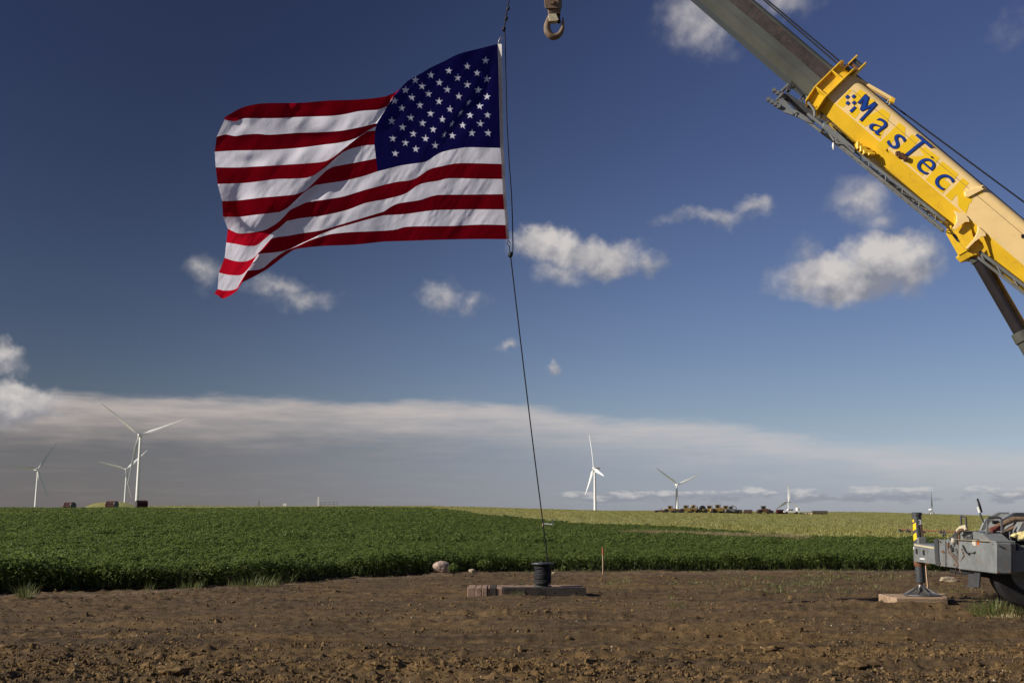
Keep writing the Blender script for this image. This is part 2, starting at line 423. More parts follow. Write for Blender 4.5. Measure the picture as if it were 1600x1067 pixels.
def terr(x, y):
    x = np.asarray(x, float); y = np.asarray(y, float)
    yy = np.maximum(y, 0); q = np.clip(pxof(x, np.maximum(y, 25)), TP[0], TP[-1])
    rows = np.stack([sinterp(yy, TY, TZ[i]) for i in range(len(TP))])
    i = np.clip(np.searchsorted(TP, q) - 1, 0, len(TP) - 2)
    t = (q - TP[i]) / (TP[i + 1] - TP[i]); t = t * t * (3 - 2 * t)
    sh = rows.shape[1:]; fl = rows.reshape(len(TP), -1); j = np.arange(fl.shape[1])
    z = fl[i.ravel(), j] * (1 - t.ravel()) + fl[i.ravel() + 1, j] * t.ravel()
    z = z.reshape(sh)
    far = np.clip((y - 60) / 200, 0, 1)
    z = z + far * .25 * (vn(x / 35, y / 35, 5) - .5) + far * .12 * (vn(x / 9, y / 9, 6) - .5)
    # grassy mound on the left crest
    mx, my = (172 - CX) * .9876 * 345 / F, 345.
    z = z + 1.9 * np.exp(-(((x - mx) / 7.2) ** 4 + ((y - my) / 8) ** 2))
    return z


_e = [G(a, b) for a, b in ((-40, 934), (0, 932), (100, 927), (250, 924), (350, 919), (450, 912), (550, 904), (650, 899.5), (690, 897), (800, 894), (950, 894), (1300, 892.5), (1550, 895), (1640, 895))]
EX = np.array([-60] + [v.x for v in _e] + [60.]); EY = np.array([14.] + [v.y for v in _e] + [32.])
def yedge(x): return np.interp(x, EX, EY) + .25 * (vn(np.asarray(x) * 1.3, np.asarray(x) * 0, 9) - .5)
FPX = np.array([-1500, 0, 280, 640, 740, 840, 1000, 1200, 1260, 1600, 3200.])
FY = np.array([310, 300, 235, 172, 118, 104, 100, 66, 60, 55, 52.])
def yfar(x, y): return np.interp(pxof(x, y), FPX, FY)
def yband(q): return np.interp(q, [760, 995, 1230], [86, 70, 57])


def dirt_detail(x, y):
    z = .07 * (vn(x / 1.7, y / 1.7, 1) - .5) + .05 * (vn(x / .55, y / .40, 2) - .5)
    q = .48 + .52 * np.clip((15.5 - y + 2.5 * (vn(x / 3, y / 2, 22) - .5)) / 2.5, 0, 1); q = np.maximum(q, .75 * (vn(x / 5, y / .9, 23) > .62))
    a = vn(x / .19, y / .15, 3); z = z + .062 * q * a * a * (.3 + vn(x / .9, y / .9, 21))
    b = vn(x / .085, y / .075, 4); z = z + .055 * q * b * b
    z = z + .016 * q * vn(x / .04, y / .04, 8)
    # tyre ruts and scraped tracks running across
    for (y0, sl, amp, wd, x0, x1, sd) in ((15.2, .05, .07, .16, -4, 30, 31), (17.3, -.02, .05, .14, -20, 5, 32), (18.6, .03, .07, .18, -2, 30, 33), (20.2, .0, .09, .13, 3.6, 30, 34), (13.4, -.06, .05, .15, -20, 3, 35),
                                              (16.4, .04, .06, .15, 0, 30, 36), (22.8, .01, .08, .12, -1, 30, 37), (24.6, .0, .07, .12, -3, 30, 38), (12.6, .02, .05, .2, 1, 30, 39), (26.6, .0, .05, .15, -1, 30, 40)):
        yc = y0 + sl * x + .5 * (vn(x / 4.0, x * 0, sd) - .5)
        m = np.clip((x - x0) / 1.5, 0, 1) * np.clip((x1 - x) / 1.5, 0, 1)
        u = (y - yc) / wd
        z = z + m * 1.5 * amp * (vn(x / .8, y * 0, sd + 50) * .8 + .4) * (-np.exp(-u * u) + .6 * np.exp(-(u - 1.7) ** 2))
    return z


def gz(x, y, detail=True):
    x = np.atleast_1d(np.asarray(x, float)); y = np.atleast_1d(np.asarray(y, float))
    z = terr(x, y)
    if detail:
        k = np.clip((42 - y) / 6, 0, 1) * np.clip((y - 3) / 4, 0, 1)
        z = z + dirt_detail(x, y) * k
    return z


def g1(x, y, detail=True): return float(gz(x, y, detail)[0])


ys = np.concatenate([np.linspace(-60, 6, 14), 7 * (37 / 7) ** np.linspace(0, 1, 640), 37 * (260 / 37) ** np.linspace(0, 1, 190)[1:], 260 * (7000 / 260) ** np.linspace(0, 1, 60)[1:]])
ss = np.linspace(-1, 1, 620)
ss = np.concatenate([-np.array([26, 18, 12, 8, 5, 3.4, 2.4, 1.8, 1.4, 1.15]), ss, np.array([26, 18, 12, 8, 5, 3.4, 2.4, 1.8, 1.4, 1.15])[::-1]])
WY = 3.0 + .50 * np.maximum(ys, 6)
GX = ss[None, :] * WY[:, None]; GY = np.repeat(ys[:, None], len(ss), 1)
GZ = gz(GX.ravel(), GY.ravel()).reshape(GX.shape)
nr, nc = GX.shape
me = bpy.data.meshes.new('ground'); nvt = nr * nc
me.vertices.add(nvt); me.vertices.foreach_set('co', np.stack([GX, GY, GZ], -1).ravel())
idx = np.arange(nvt).reshape(nr, nc)
q = np.stack([idx[:-1, :-1], idx[:-1, 1:], idx[1:, 1:], idx[1:, :-1]], -1).reshape(-1, 4)
me.loops.add(q.size); me.loops.foreach_set('vertex_index', q.ravel().astype(np.int32))
me.polygons.add(len(q)); me.polygons.foreach_set('loop_start', (np.arange(len(q)) * 4).astype(np.int32))
me.polygons.foreach_set('loop_total', np.full(len(q), 4, np.int32)); me.update(calc_edges=True); me.validate()
me.shade_smooth()
# zones: red = crop soil / crop ground, green = meadow, blue = pale strip beside the crop
fx, fy = GX.ravel(), GY.ravel()
ye = yedge(fx)
crop = np.clip((fy - ye - .1) / .3, 0, 1)
mead = np.clip((fy - yfar(fx, fy)) / np.maximum(.02 * fy, .5), 0, 1)
strip = np.exp(-((fy - ye + .75 + .5 * (vn(fx / 2, fy / 2, 12) - .5)) / .7) ** 2)
mxm, mym = (172 - CX) * .9876 * 345 / F, 345.
mead = np.maximum(mead, np.clip(1.6 * np.exp(-(((fx - mxm) / 9) ** 4 + ((fy - mym) / 10) ** 2)), 0, 1))
ca = me.color_attributes.new('zone', 'FLOAT_COLOR', 'POINT')
ca.data.foreach_set('color', np.stack([crop, mead, strip, np.ones_like(crop)], -1).ravel().astype(np.float32))
m, h, b = newmat('ground_soil'); p = worldpos(h)
at = h.n('ShaderNodeVertexColor', layer_name='zone'); sp = h.n('ShaderNodeSeparateColor'); h.set(sp.inputs[0], at.outputs[0])
n1 = h.noise(p, .45, 5, .6); n2 = h.noise(p, 5.5, 6, .7); n3 = h.noise(p, 40, 4, .65)
mpg = h.n('ShaderNodeMapping'); h.set(mpg.inputs[0], p); mpg.inputs['Scale'].default_value = (.10, 1.6, 1)
n4 = h.noise(mpg.outputs[0], 1.2, 6, .6)
dc = h.mix(h.ss(n2, .3, .72), (.088, .055, .023), (.215, .136, .056))
dc = h.mix(h.m('MULTIPLY', h.ss(h.m('ADD', h.m('MULTIPLY', n4, .7), h.m('MULTIPLY', n1, .35)), .46, .58), .72), dc, (.060, .045, .030))  # dark bands: packed tracks plus rut shade painted into the soil colour
sepp = h.n('ShaderNodeSeparateXYZ'); h.set(sepp.inputs[0], p)
dc = h.mix(h.m('MULTIPLY', h.ss(sepp.outputs[1], 13.5, 18.5), .42), dc, (.118, .083, .052))     # damp packed soil further out
dc = h.mix(h.m('MULTIPLY', h.ss(n3, .56, .76), .5), dc, (.24, .165, .095))
dc = h.mix(h.m('MULTIPLY', sp.outputs[2], h.ss(n2, .25, .6)), dc, (.17, .118, .076))
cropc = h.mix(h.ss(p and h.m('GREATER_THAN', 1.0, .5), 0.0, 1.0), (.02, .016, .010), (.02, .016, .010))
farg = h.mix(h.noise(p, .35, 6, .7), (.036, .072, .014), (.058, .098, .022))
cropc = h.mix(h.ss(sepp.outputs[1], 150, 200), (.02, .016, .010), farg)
mg = h.mix(h.ss(h.noise(p, .05, 6, .65), .35, .65), (.20, .22, .07), (.28, .26, .10))
mg = h.mix(h.m('MULTIPLY', h.ss(h.noise(p, .16, 5, .7), .5, .7), .55), mg, (.15, .19, .055))
mg = h.mix(h.m('MULTIPLY', h.ss(h.noise(p, 1.3, 6, .75), .5, .75), .35), mg, (.12, .14, .045))
c = h.mix(sp.outputs[0], dc, cropc); c = h.mix(sp.outputs[1], c, mg)
mpr = h.n('ShaderNodeMapping'); h.set(mpr.inputs[0], p); mpr.inputs['Scale'].default_value = (.35, 6.0, 1)
trk_shade = h.ss(h.noise(mpr.outputs[0], 1.3, 7, .7, .6), .50, .60)
trk_shade = h.m('MULTIPLY', trk_shade, h.m('SUBTRACT', 1.0, h.m('MAXIMUM', sp.outputs[0], sp.outputs[1])))
c = h.mix(h.m('MULTIPLY', trk_shade, .50), c, (.038, .028, .020))  # narrow dark track streaks carry the ruts' shade in their colour
h.set(b.inputs['Base Color'], c); b.inputs['Roughness'].default_value = .92; b.inputs['Specular IOR Level'].default_value = .15
nb = h.bump(h.m('ADD', n3, h.m('MULTIPLY', h.noise(p, 130, 3, .6), .5)), .8, .018)
nb = h.bump(h.noise(p, 2.2, 6, .75), h.ss(sepp.outputs[1], 50, 90) and .9, .05, nb)
h.set(b.inputs['Normal'], nb)
M['ground'] = m
me.materials.append(m)
ground = bpy.data.objects.new('ground', me); COL.objects.link(ground); tag(ground, kind='structure', label='brown dirt ground rising into distant farmland')

# ------------------------------------------------------------------ scatter by geometry nodes
def scatter(name, pts, rots, scls, sources, material_unused=None, label=None):
    n = len(pts); me = bpy.data.meshes.new(name)
    me.vertices.add(n); me.vertices.foreach_set('co', np.asarray(pts, np.float32).ravel())
    for an, ty, arr in (('rot', 'FLOAT_VECTOR', rots), ('scl', 'FLOAT_VECTOR', scls)):
        a = me.attributes.new(an, ty, 'POINT'); a.data.foreach_set('vector', np.asarray(arr, np.float32).ravel())
    a = me.attributes.new('pick', 'INT', 'POINT'); a.data.foreach_set('value', rng.integers(0, len(sources), n).astype(np.int32))
    o = bpy.data.objects.new(name, me); COL.objects.link(o)
    c = bpy.data.collections.new(name + '_kinds')
    for k, sm in enumerate(sources):
        so_ = bpy.data.objects.new('%s_kind_%02d' % (name, k), sm); c.objects.link(so_)
    t = bpy.data.node_groups.new(name, 'GeometryNodeTree')
    t.interface.new_socket('Geometry', in_out='INPUT', socket_type='NodeSocketGeometry'); t.interface.new_socket('Geometry', in_out='OUTPUT', socket_type='NodeSocketGeometry')
    gi = t.nodes.new('NodeGroupInput'); go = t.nodes.new('NodeGroupOutput')
    ip = t.nodes.new('GeometryNodeInstanceOnPoints'); ci = t.nodes.new('GeometryNodeCollectionInfo')
    ci.inputs['Collection'].default_value = c; ci.inputs['Separate Children'].default_value = True; ci.inputs['Reset Children'].default_value = True
    def na(nm, ty):
        q = t.nodes.new('GeometryNodeInputNamedAttribute'); q.data_type = ty; q.inputs['Name'].default_value = nm
        return [s_ for s_ in q.outputs if s_.enabled][0]
    t.links.new(gi.outputs[0], ip.inputs['Points']); t.links.new(ci.outputs[0], ip.inputs['Instance'])
    ip.inputs['Pick Instance'].default_value = True
    t.links.new(na('pick', 'INT'), ip.inputs['Instance Index'])
    e2r = t.nodes.new('FunctionNodeEulerToRotation'); t.links.new(na('rot', 'FLOAT_VECTOR'), e2r.inputs[0])
    t.links.new(e2r.outputs[0], ip.inputs['Rotation']); t.links.new(na('scl', 'FLOAT_VECTOR'), ip.inputs['Scale'])
    t.links.new(ip.outputs[0], go.inputs[0])
    md = o.modifiers.new('scatter', 'NODES'); md.node_group = t
    tag(o, label=label, kind='stuff')
    return o


def soy_mesh(k, nleaf, rad, h0, h1, size, name='soy_plant'):
    r = random.Random(k); mb = MB()
    for i in range(nleaf):
        a = r.uniform(0, 2 * math.pi); q_ = math.sqrt(r.random()) * rad
        topz = h1 - (q_ / rad) ** 2 * (h1 - h0) * .45
        z = topz - abs(r.gauss(0, .35)) * (h1 - h0) * (.5 if r.random() < .75 else 1.4)
        z = max(z, h0 * .4)
        c = Vector((math.cos(a) * q_, math.sin(a) * q_, z))
        tilt = r.uniform(.05, .95); ad = a + r.uniform(-1.3, 1.3)
        s_ = size * r.uniform(.7, 1.25)
        d = Vector((math.cos(ad) * math.cos(tilt * .8), math.sin(ad) * math.cos(tilt * .8), -math.sin(tilt * .8)))
        sd = d.cross(Vector((0, 0, 1))).normalized(); nm = sd.cross(d).normalized(); sd = (sd + nm * r.uniform(-.5, .5)).normalized()
        p0 = c - d * s_ * .5; p1 = c + d * s_ * .5 - nm * s_ * .08; l = c + sd * s_ * .36 + nm * s_ * .10; rr = c - sd * s_ * .36 + nm * s_ * .10
        cc = c - nm * s_ * .02
        mb.add([p0, l, p1, rr, cc], [(0, 4, 1), (1, 4, 2), (2, 4, 3), (3, 4, 0)])
    # stems
    for i in range(5):
        a = r.uniform(0, 6.28); mb.tube([(0, 0, 0), (math.cos(a) * rad * .5, math.sin(a) * rad * .5, h1 * .8)], [.006, .003], 3, False)
    me = mb.mesh('%s_%d' % (name, k)); me.materials.append(M['leaf']); return me


def jitter_grid(y0, y1, sp, fpad=1.15):
    W_ = .5 * fpad * y1 + 2
    nx = int(2 * W_ / sp); ny = int((y1 - y0) / sp)
    x, y = np.meshgrid(np.linspace(-W_, W_, nx), np.linspace(y0, y1, max(ny, 1)))
    x = x.ravel() + rng.uniform(-.5, .5, x.size) * sp; y = y.ravel() + rng.uniform(-.5, .5, y.size) * sp
    k = (np.abs(x) < .5 * fpad * y + 2) & (y >= y0) & (y < y1)
    return x[k], y[k]


def in_crop(x, y, pad=.25):
    q_ = pxof(x, y)
    band = (np.abs(y - yband(q_) - .8 * (vn(x / 3, y / 3, 77) - .5)) < np.interp(q_, [740, 960, 1010, 1250], [.7, .8, 1.7, 1.7])) & (q_ > 740) & (q_ < 1250)
    return (y > yedge(x) + pad) & (y < yfar(x, y)) & ~band


soyN = [soy_mesh(k, 84, .30, .34, .74, .088) for k in range(5)]
soyM = [soy_mesh(20 + k, 62, .42, .42, .74, .12) for k in range(4)]
soyF = [soy_mesh(40 + k, 56, .95, .52, .72, .23) for k in range(4)]
for nm_, y0, y1, sp_, src in (('soybean_plants', 20, 46, .27, soyN), ('soybean_rows', 46, 100, .46, soyM), ('soybean_field', 100, 300, 1.0, soyF)):
    x, y = jitter_grid(y0, y1, sp_); k = in_crop(x, y, .52); x, y = x[k], y[k]
    z = terr(x, y); n = len(x)
    hs = np.clip(np.interp(x, [-12, 0, 12], [1.0, .74, .74]), 0, 2) if y0 < 40 else np.interp(pxof(x, y), [300, 900, 1300], [.98, .9, .80])
    sc = (.86 + .30 * vn(x / 1.2, y / 1.2, 61) + rng.uniform(-.10, .10, n)) * hs
    edge_k = np.clip((y - yedge(x)) / .9, 0, 1); 
    rot = np.stack([rng.uniform(-.12, .12, n), rng.uniform(-.12, .12, n), rng.uniform(0, 6.28, n)], -1)
    scatter(nm_, np.stack([x, y, z - .02], -1), rot, np.stack([sc, sc, sc * (.78 + .22 * edge_k)], -1), src, label='dense dark green soybean crop')


def grass_mesh(k, n, rad, hgt, wd, matk, spread=.5, name='grass_tuft', seedheads=0):
    r = random.Random(k); mb = MB()
    for i in range(n):
        a = r.uniform(0, 6.28); q_ = math.sqrt(r.random()) * rad; b0 = Vector((math.cos(a) * q_, math.sin(a) * q_, -.02))
        L = hgt * (.25 + .9 * r.random() ** 1.6); ad = a + r.uniform(-.8, .8); ln = r.uniform(.1, spread) * L
        d = Vector((math.cos(ad), math.sin(ad), 0)); sd = Vector((-d.y, d.x, 0)) * wd * .5
        p1 = b0 + Vector((0, 0, L * .55)) + d * ln * .35; p2 = b0 + Vector((0, 0, L * r.uniform(.75, 1.0))) + d * ln
        mb.add([b0 - sd, b0 + sd, p1 + sd * .8, p1 - sd * .8, p2], [(0, 1, 2, 3), (3, 2, 4)])
    for i in range(seedheads):
        a = r.uniform(0, 6.28); d = Vector((math.cos(a), math.sin(a), 0)); L = hgt * r.uniform(1.0, 1.5)
        p = [Vector((0, 0, 0)) + d * .02, d * L * .15 + Vector((0, 0, L * .6)), d * L * .45 + Vector((0, 0, L * .95)), d * L * .62 + Vector((0, 0, L * .9))]
        mb.tube(p, [wd * .25] * 4, 3, False); mb.tube([p[2], p[3]], [wd * .9, wd * .4], 4, False)
    me = mb.mesh('%s_%d' % (name, k)); me.materials.append(M[matk]); return me


tanM = [grass_mesh(k, 80, .9, .92, .035, 'tan') for k in range(3)]
qx = rng.uniform(745, 1245, 2600); yy = yband(qx) + rng.uniform(-1.6, 1.6, 2600); xx = (qx - CX) * .9876 * yy / F
k = (vn(xx / 4, yy / 4, 81) > np.interp(qx, [740, 960, 1020, 1250], [.62, .55, .2, .3])) & (np.abs(yy - yband(qx)) < np.interp(qx, [740, 960, 1010, 1250], [.8, .9, 1.6, 1.6])); xx, yy = xx[k], yy[k]; n = len(xx)
sc = rng.uniform(.6, .9, n); scatter('dry_grass_strip', np.stack([xx, yy, terr(xx, yy)], -1), np.stack([sc * 0, sc * 0, rng.uniform(0, 6, n)], -1), np.stack([sc] * 3, -1), tanM, label='tan dry grass strip crossing the green crop')
meadM = [grass_mesh(10 + k, 45, 1.0, .42, .05, 'drygrass') for k in range(4)]
x1, y1_ = jitter_grid(55, 130, 1.25); x2, y2_ = jitter_grid(130, 430, 2.8)
x = np.concatenate([x1, x2]); y = np.concatenate([y1_, y2_]); k = (y > yfar(x, y) + .4) & ((pxof(x, y) > 500) | (terr(x, y) > 3.25) & (y > 330) & (y < 360)) & (vn(x / 6, y / 6, 91) > .22)
x, y = x[k], y[k]; n = len(x); sc = np.where(y < 130, rng.uniform(.7, 1.2, n), rng.uniform(1.0, 1.6, n))
scatter('meadow_grass', np.stack([x, y, terr(x, y)], -1), np.stack([sc * 0, sc * 0, rng.uniform(0, 6, n)], -1), np.stack([sc, sc, sc * np.where(y < 130, .75, .40)], -1), meadM, label='yellow green meadow grass on the far rise')

# clods and pebbles
def rockmesh(k, sub, rough, name, matk, flat=.75):
    bm = bmesh.new(); bmesh.ops.create_icosphere(bm, subdivisions=sub, radius=1)
    r = random.Random(k); off = [r.uniform(-50, 50) for _ in range(3)]
    from mathutils import noise as nz
    for v in bm.verts:
        q_ = v.co * 1.1 + Vector(off); v.co *= 1 + rough * nz.noise(q_) + rough * .5 * nz.noise(q_ * 2.7)
        v.co.z *= flat
    me = bpy.data.meshes.new('%s_%d' % (name, k)); bm.to_mesh(me); bm.free(); me.materials.append(M[matk]); return me


M['clod'] = mat('soil_clod', (.165, .108, .050), .95, var=.45, scale=9, dirt=(.045, .03, .02), dirt_amt=.5, bump=.8, bscale=60, bdist=.01, spec=.1)
clods = [rockmesh(k, 1, .75, 'clod', 'clod', .7) for k in range(6)]
N = 130000
uy = rng.random(N); yc = 7.5 * (31 / 7.5) ** (uy ** 1.1); xc = rng.uniform(-1, 1, N) * (.53 * yc + 1)
k = (yc < yedge(xc) - .1) & (vn(xc / 1.6, yc / .5, 41) > rng.uniform(.15, .75, N)) & ((yc < 14.5) | (rng.random(N) < .40)); xc, yc = xc[k], yc[k]; n = len(xc)
sz = np.clip(rng.lognormal(-4.62, .50, n), .005, .065); zc = gz(xc, yc) + sz * .2
scatter('soil_clods', np.stack([xc, yc, zc], -1), rng.uniform(0, 6.28, (n, 3)), np.stack([sz * rng.uniform(.8, 1.5, n), sz, sz * rng.uniform(.7, 1.1, n)], -1), clods, label='loose brown soil clods')
pebs = [rockmesh(k + 30, 1, .4, 'pebble', 'palerock', .7) for k in range(3)]
n = 260; yc = 8 * (30 / 8) ** rng.random(n); xc = rng.uniform(-1, 1, n) * (.53 * yc + 1); k = yc < yedge(xc) + .1; xc, yc = xc[k], yc[k]; n = len(xc)
sz = rng.uniform(.006, .02, n); scatter('pebbles', np.stack([xc, yc, gz(xc, yc) + sz * .3], -1), rng.uniform(0, 6.28, (n, 3)), np.stack([sz] * 3, -1), pebs, label='small pale pebbles on the dirt')
# small weeds on the dirt, right half and along the crop edge
smallw = [grass_mesh(60 + k, 16, .09, .085, .010, 'weed', .9, 'seedling') for k in range(4)]
pts = []
for (px_, py_, rx_, ry_, cnt) in ((1250, 912, 60, 8, 120), (1200, 925, 80, 6, 90), (1090, 914, 60, 8, 50), (960, 912, 30, 8, 50), (1160, 905, 50, 6, 60), (1380, 905, 60, 8, 90), (1290, 903, 80, 5, 90), (1500, 925, 60, 6, 60), (560, 905, 120, 8, 22), (180, 928, 160, 4, 16),
                                     (1060, 945, 40, 6, 12), (860, 930, 40, 4, 14), (1350, 925, 60, 8, 50), (960, 893, 240, 3, 160), (1300, 893, 160, 3, 130), (780, 925, 20, 6, 10)):
    for i in range(cnt):
        g_ = G(px_ + random.gauss(0, .5) * rx_, py_ + random.gauss(0, .5) * ry_); pts.append((g_.x, g_.y, g1(g_.x, g_.y)))
pts = np.array(pts); n = len(pts); sc = rng.uniform(.5, 1.5, n)
scatter('small_weeds', pts, np.stack([sc * 0, sc * 0, rng.uniform(0, 6, n)], -1), np.stack([sc] * 3, -1), smallw, label='sparse green seedlings on the dirt')

# ------------------------------------------------------------------ weeds as things
def weed(px_, py_, k, n, rad, hgt, wd, label, name='grass_tuft', sh=0, matk='weed'):
    g_ = G(px_, py_); me = grass_mesh(k, int(n * 1.3), rad, hgt, wd, matk, 1.15, name, sh)
    o = bpy.data.objects.new(name, me); COL.objects.link(o); o.location = (g_.x, g_.y, g1(g_.x, g_.y))
    return tag(o, label, 'weed')


weed(38, 938, 101, 90, .16, .38, .011, 'yellowish grass tuft at the far left end of the crop edge', sh=5)
weed(165, 929, 102, 30, .12, .14, .012, 'very low green weed patch between the two leftmost grass tufts')
weed(298, 923, 103, 110, .26, .30, .011, 'grass tuft with drooping seed heads before the dark crop front, second from left', sh=8)
weed(232, 926, 108, 22, .10, .26, .008, 'sparse thin weed just left of the second grass tuft', sh=3)
weed(398, 918, 104, 190, .62, .34, .012, 'widest tall grass clump at the crop edge, left of the boulder', sh=12)
weed(448, 913, 105, 40, .22, .34, .009, 'thin arching grass at the right end of the widest grass clump', sh=8)
weed(1555, 962, 106, 420, .42, .34, .010, 'big bright green grass clump before the crane tyre')
weed(808, 934, 107, 60, .13, .20, .010, 'small green tuft growing against the front of the dark timber mat', sh=2)
weed(1572, 968, 109, 200, .40, .15, .012, 'flattened straw coloured grass under the bright green clump by the crane', matk='tan')


def bush(px_, py_, k, n, rad, hgt, label):
    g_ = G(px_, py_); me = soy_mesh(k, n, rad, hgt * .3, hgt, .085, 'leafy_weed'); o = bpy.data.objects.new('leafy_weed', me); COL.objects.link(o)
    o.location = (g_.x, g_.y, g1(g_.x, g_.y)); return tag(o, label, 'weed')


bush(709, 903, 201, 110, .17, .38, 'leafy green plant right beside the pinkish boulder')
bush(757, 897, 202, 90, .24, .40, 'leafy plant leaning out of the crop edge right of the small pale stone')
bush(882, 893, 203, 20, .10, .16, 'tiny leafy sprout by the small stone right of the black spool')


# ------------------------------------------------------------------ rocks
def boulder(px_, py_, sx, sy, sz, k, matk, label, rough=.28, name='boulder', tilt=0):
    g_ = G(px_, py_); me = rockmesh(k, 4, rough, name, matk, 1); me.shade_smooth()
    o = bpy.data.objects.new(name, me); COL.objects.link(o); o.location = (g_.x, g_.y + sy * .5, g1(g_.x, g_.y) + sz * .72); o.scale = (sx, sy, sz)
    o.rotation_euler = (0, tilt, random.uniform(0, .5)); return tag(o, label, 'rock')


boulder(690, 898, .255, .22, .19, 301, 'rock', 'rounded pinkish boulder at the crop edge', .22)
boulder(738, 898, .10, .08, .055, 302, 'palerock', 'small pale stone right of the leafy plant by the boulder', name='stone')
boulder(866, 896, .07, .05, .04, 303, 'palerock', 'small tan stone behind the black spool', name='stone')
boulder(1487, 914, .24, .18, .085, 305, 'palerock', 'flat tan rock between outrigger foot and crane tyre', .35, tilt=.12)
boulder(116, 1051, .04, .03, .02, 306, 'palerock', 'small bluish white pebble low in the left foreground dirt', name='stone')
for (px_, py_, s_, kk, lb) in ((1203, 975, .10, 311, 'dark clod standing in the middle of the right foreground'), (1208, 1019, .09, 312, 'dark clod in the lower centre right dirt below the other dark clod'),
                                  (8, 1015, .10, 313, 'dark clod at the far left edge of the foreground'), (270, 1058, .13, 314, 'dark crumbly clod at the bottom left of the picture'), (1340, 1040, .11, 315, 'broad dark clod at the bottom right of the dirt')):
    g_ = G(px_, py_); me = rockmesh(kk, 3, .6, 'clod_lump', 'clod', .6); o = bpy.data.objects.new('soil_lump', me); COL.objects.link(o)
    o.location = (g_.x, g_.y, g1(g_.x, g_.y) + s_ * .2); o.scale = (s_ * 1.5, s_, s_ * .8); tag(o, lb, 'soil lump')

# ------------------------------------------------------------------ timber mats
def matbase(px_l, px_r, py_): 
    return G((px_l + px_r) / 2, py_)


g0 = G(822, 933.5); zt = g1(g0.x, g0.y, False)
tm = empty('timber_mat', (g0.x, g0.y + .45, zt), 0, 'low mat of worn timbers under the black spool', 'timber mat')
u1 = 1700 / (g0.y * .9876 + .0)     # px per metre here
H_ = .205
def mx_(px_): return (px_ - CX) / F * (g0.y * .9876)
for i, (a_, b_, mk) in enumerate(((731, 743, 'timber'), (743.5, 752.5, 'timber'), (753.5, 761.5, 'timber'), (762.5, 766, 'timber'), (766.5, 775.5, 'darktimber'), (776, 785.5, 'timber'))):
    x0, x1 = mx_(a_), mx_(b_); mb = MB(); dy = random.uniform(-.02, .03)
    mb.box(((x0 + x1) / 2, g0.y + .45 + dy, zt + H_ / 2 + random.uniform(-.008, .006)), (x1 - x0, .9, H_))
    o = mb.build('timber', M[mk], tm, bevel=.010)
    if mk == 'darktimber': o['label'] = 'black block standing in for the shaded gap'  # gap between timber ends drawn as a black block for its shade
x0, x1 = mx_(786.5), mx_(915)
Mr = Matrix.Translation((x0, g0.y, 0)) @ Matrix.Rotation(R(2.5), 4, 'Z')
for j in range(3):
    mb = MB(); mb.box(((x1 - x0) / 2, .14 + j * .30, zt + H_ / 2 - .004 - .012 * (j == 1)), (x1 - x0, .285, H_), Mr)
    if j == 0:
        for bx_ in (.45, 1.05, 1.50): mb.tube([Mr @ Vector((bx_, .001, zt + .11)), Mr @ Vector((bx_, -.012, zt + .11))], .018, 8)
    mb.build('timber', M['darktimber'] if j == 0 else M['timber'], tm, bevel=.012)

# black spool of rope on the mat
c0 = Vector((mx_(847.5) * 1.012, g0.y + .36, zt + H_))
rs = empty('rope_spool', c0, 0, 'black spool wound full of rope standing on the timber mat', 'spool')
MB().lathe([(0, 0), (.19, 0), (.19, .02), (0, .02)], c0).build('bottom_flange', M['dgrey'], rs, smooth=True)
MB().lathe([(0, .46), (.235, .46), (.24, .475), (.235, .492), (.05, .495), (.05, .51), (0, .51)], c0, 32).build('top_flange', M['dgrey'], rs, smooth=True)
MB().lathe([(.12, .02), (.12, .46)], c0, 16).build('core', M['black'], rs, smooth=True)
mb = MB(); pts = []
turns = 26; npt = turns * 16
for i in range(npt):
    a = i / 16 * 2 * math.pi; zz = .045 + .39 * i / npt + .010 * math.sin(a * .5 + i * .01) + .012 * math.sin(i * .11)
    rr = .165 + .008 * math.sin(i * .037) - .01 * (abs(i / npt - .5) * 2) ** 3
    pts.append(c0 + Vector((math.cos(a) * rr, math.sin(a) * rr, zz)))
mb.tube(pts, .0125, 6); mb.build('rope_winding', M['rope'], rs, smooth=True)
mb = MB(); pts = []
for i in range(200):
    a = i / 16 * 2 * math.pi; pts.append(c0 + Vector((math.cos(a) * .176, math.sin(a) * .176, .24 + .17 * math.sin(i * .19))))
mb.tube(pts, .009, 5); mb.build('crossed_rope', M['rope'], rs, smooth=True)

# ------------------------------------------------------------------ survey laths
def lath(px_, pyb, pyt, label, lean, topmat, toplen, dz=0):
    g_ = G(px_, pyb); z0 = g1(g_.x, g_.y); Hh = (pyb - pyt) / F * g_.y * 1.0
    e_ = empty('survey_stake', (g_.x, g_.y, z0), .5, label, 'stake')
    top_ = Vector((g_.x + lean, g_.y, z0 + Hh)); b_ = Vector((g_.x, g_.y, z0 - .1))
    def seg(t0, t1, nm, mt, w=.042, lb=None):
        a_ = b_.lerp(top_, t0); c_ = b_.lerp(top_, t1); r_ = Matrix.Rotation(.5, 3, 'Z')
        mb = MB(); s_ = [r_ @ Vector((sx * w / 2, sy * .009, 0)) for sx, sy in ((-1, -1), (1, -1), (1, 1), (-1, 1))]
        mb.add([a_ + v for v in s_] + [c_ + v for v in s_], [(0, 1, 2, 3), (4, 5, 6, 7), (0, 1, 5, 4), (1, 2, 6, 5), (2, 3, 7, 6), (3, 0, 4, 7)])
        o = mb.build(nm, mt, e_, bevel=.002)
        if lb: o['label'] = lb
    seg(0, 1 - toplen, 'lath', M['lath']); seg(1 - toplen, 1, 'painted_tip', topmat, .0425)
    return e_


lath(942.5, 897, 855, 'wooden survey stake with an orange painted tip before the crop', 0, M['orange'], .22)

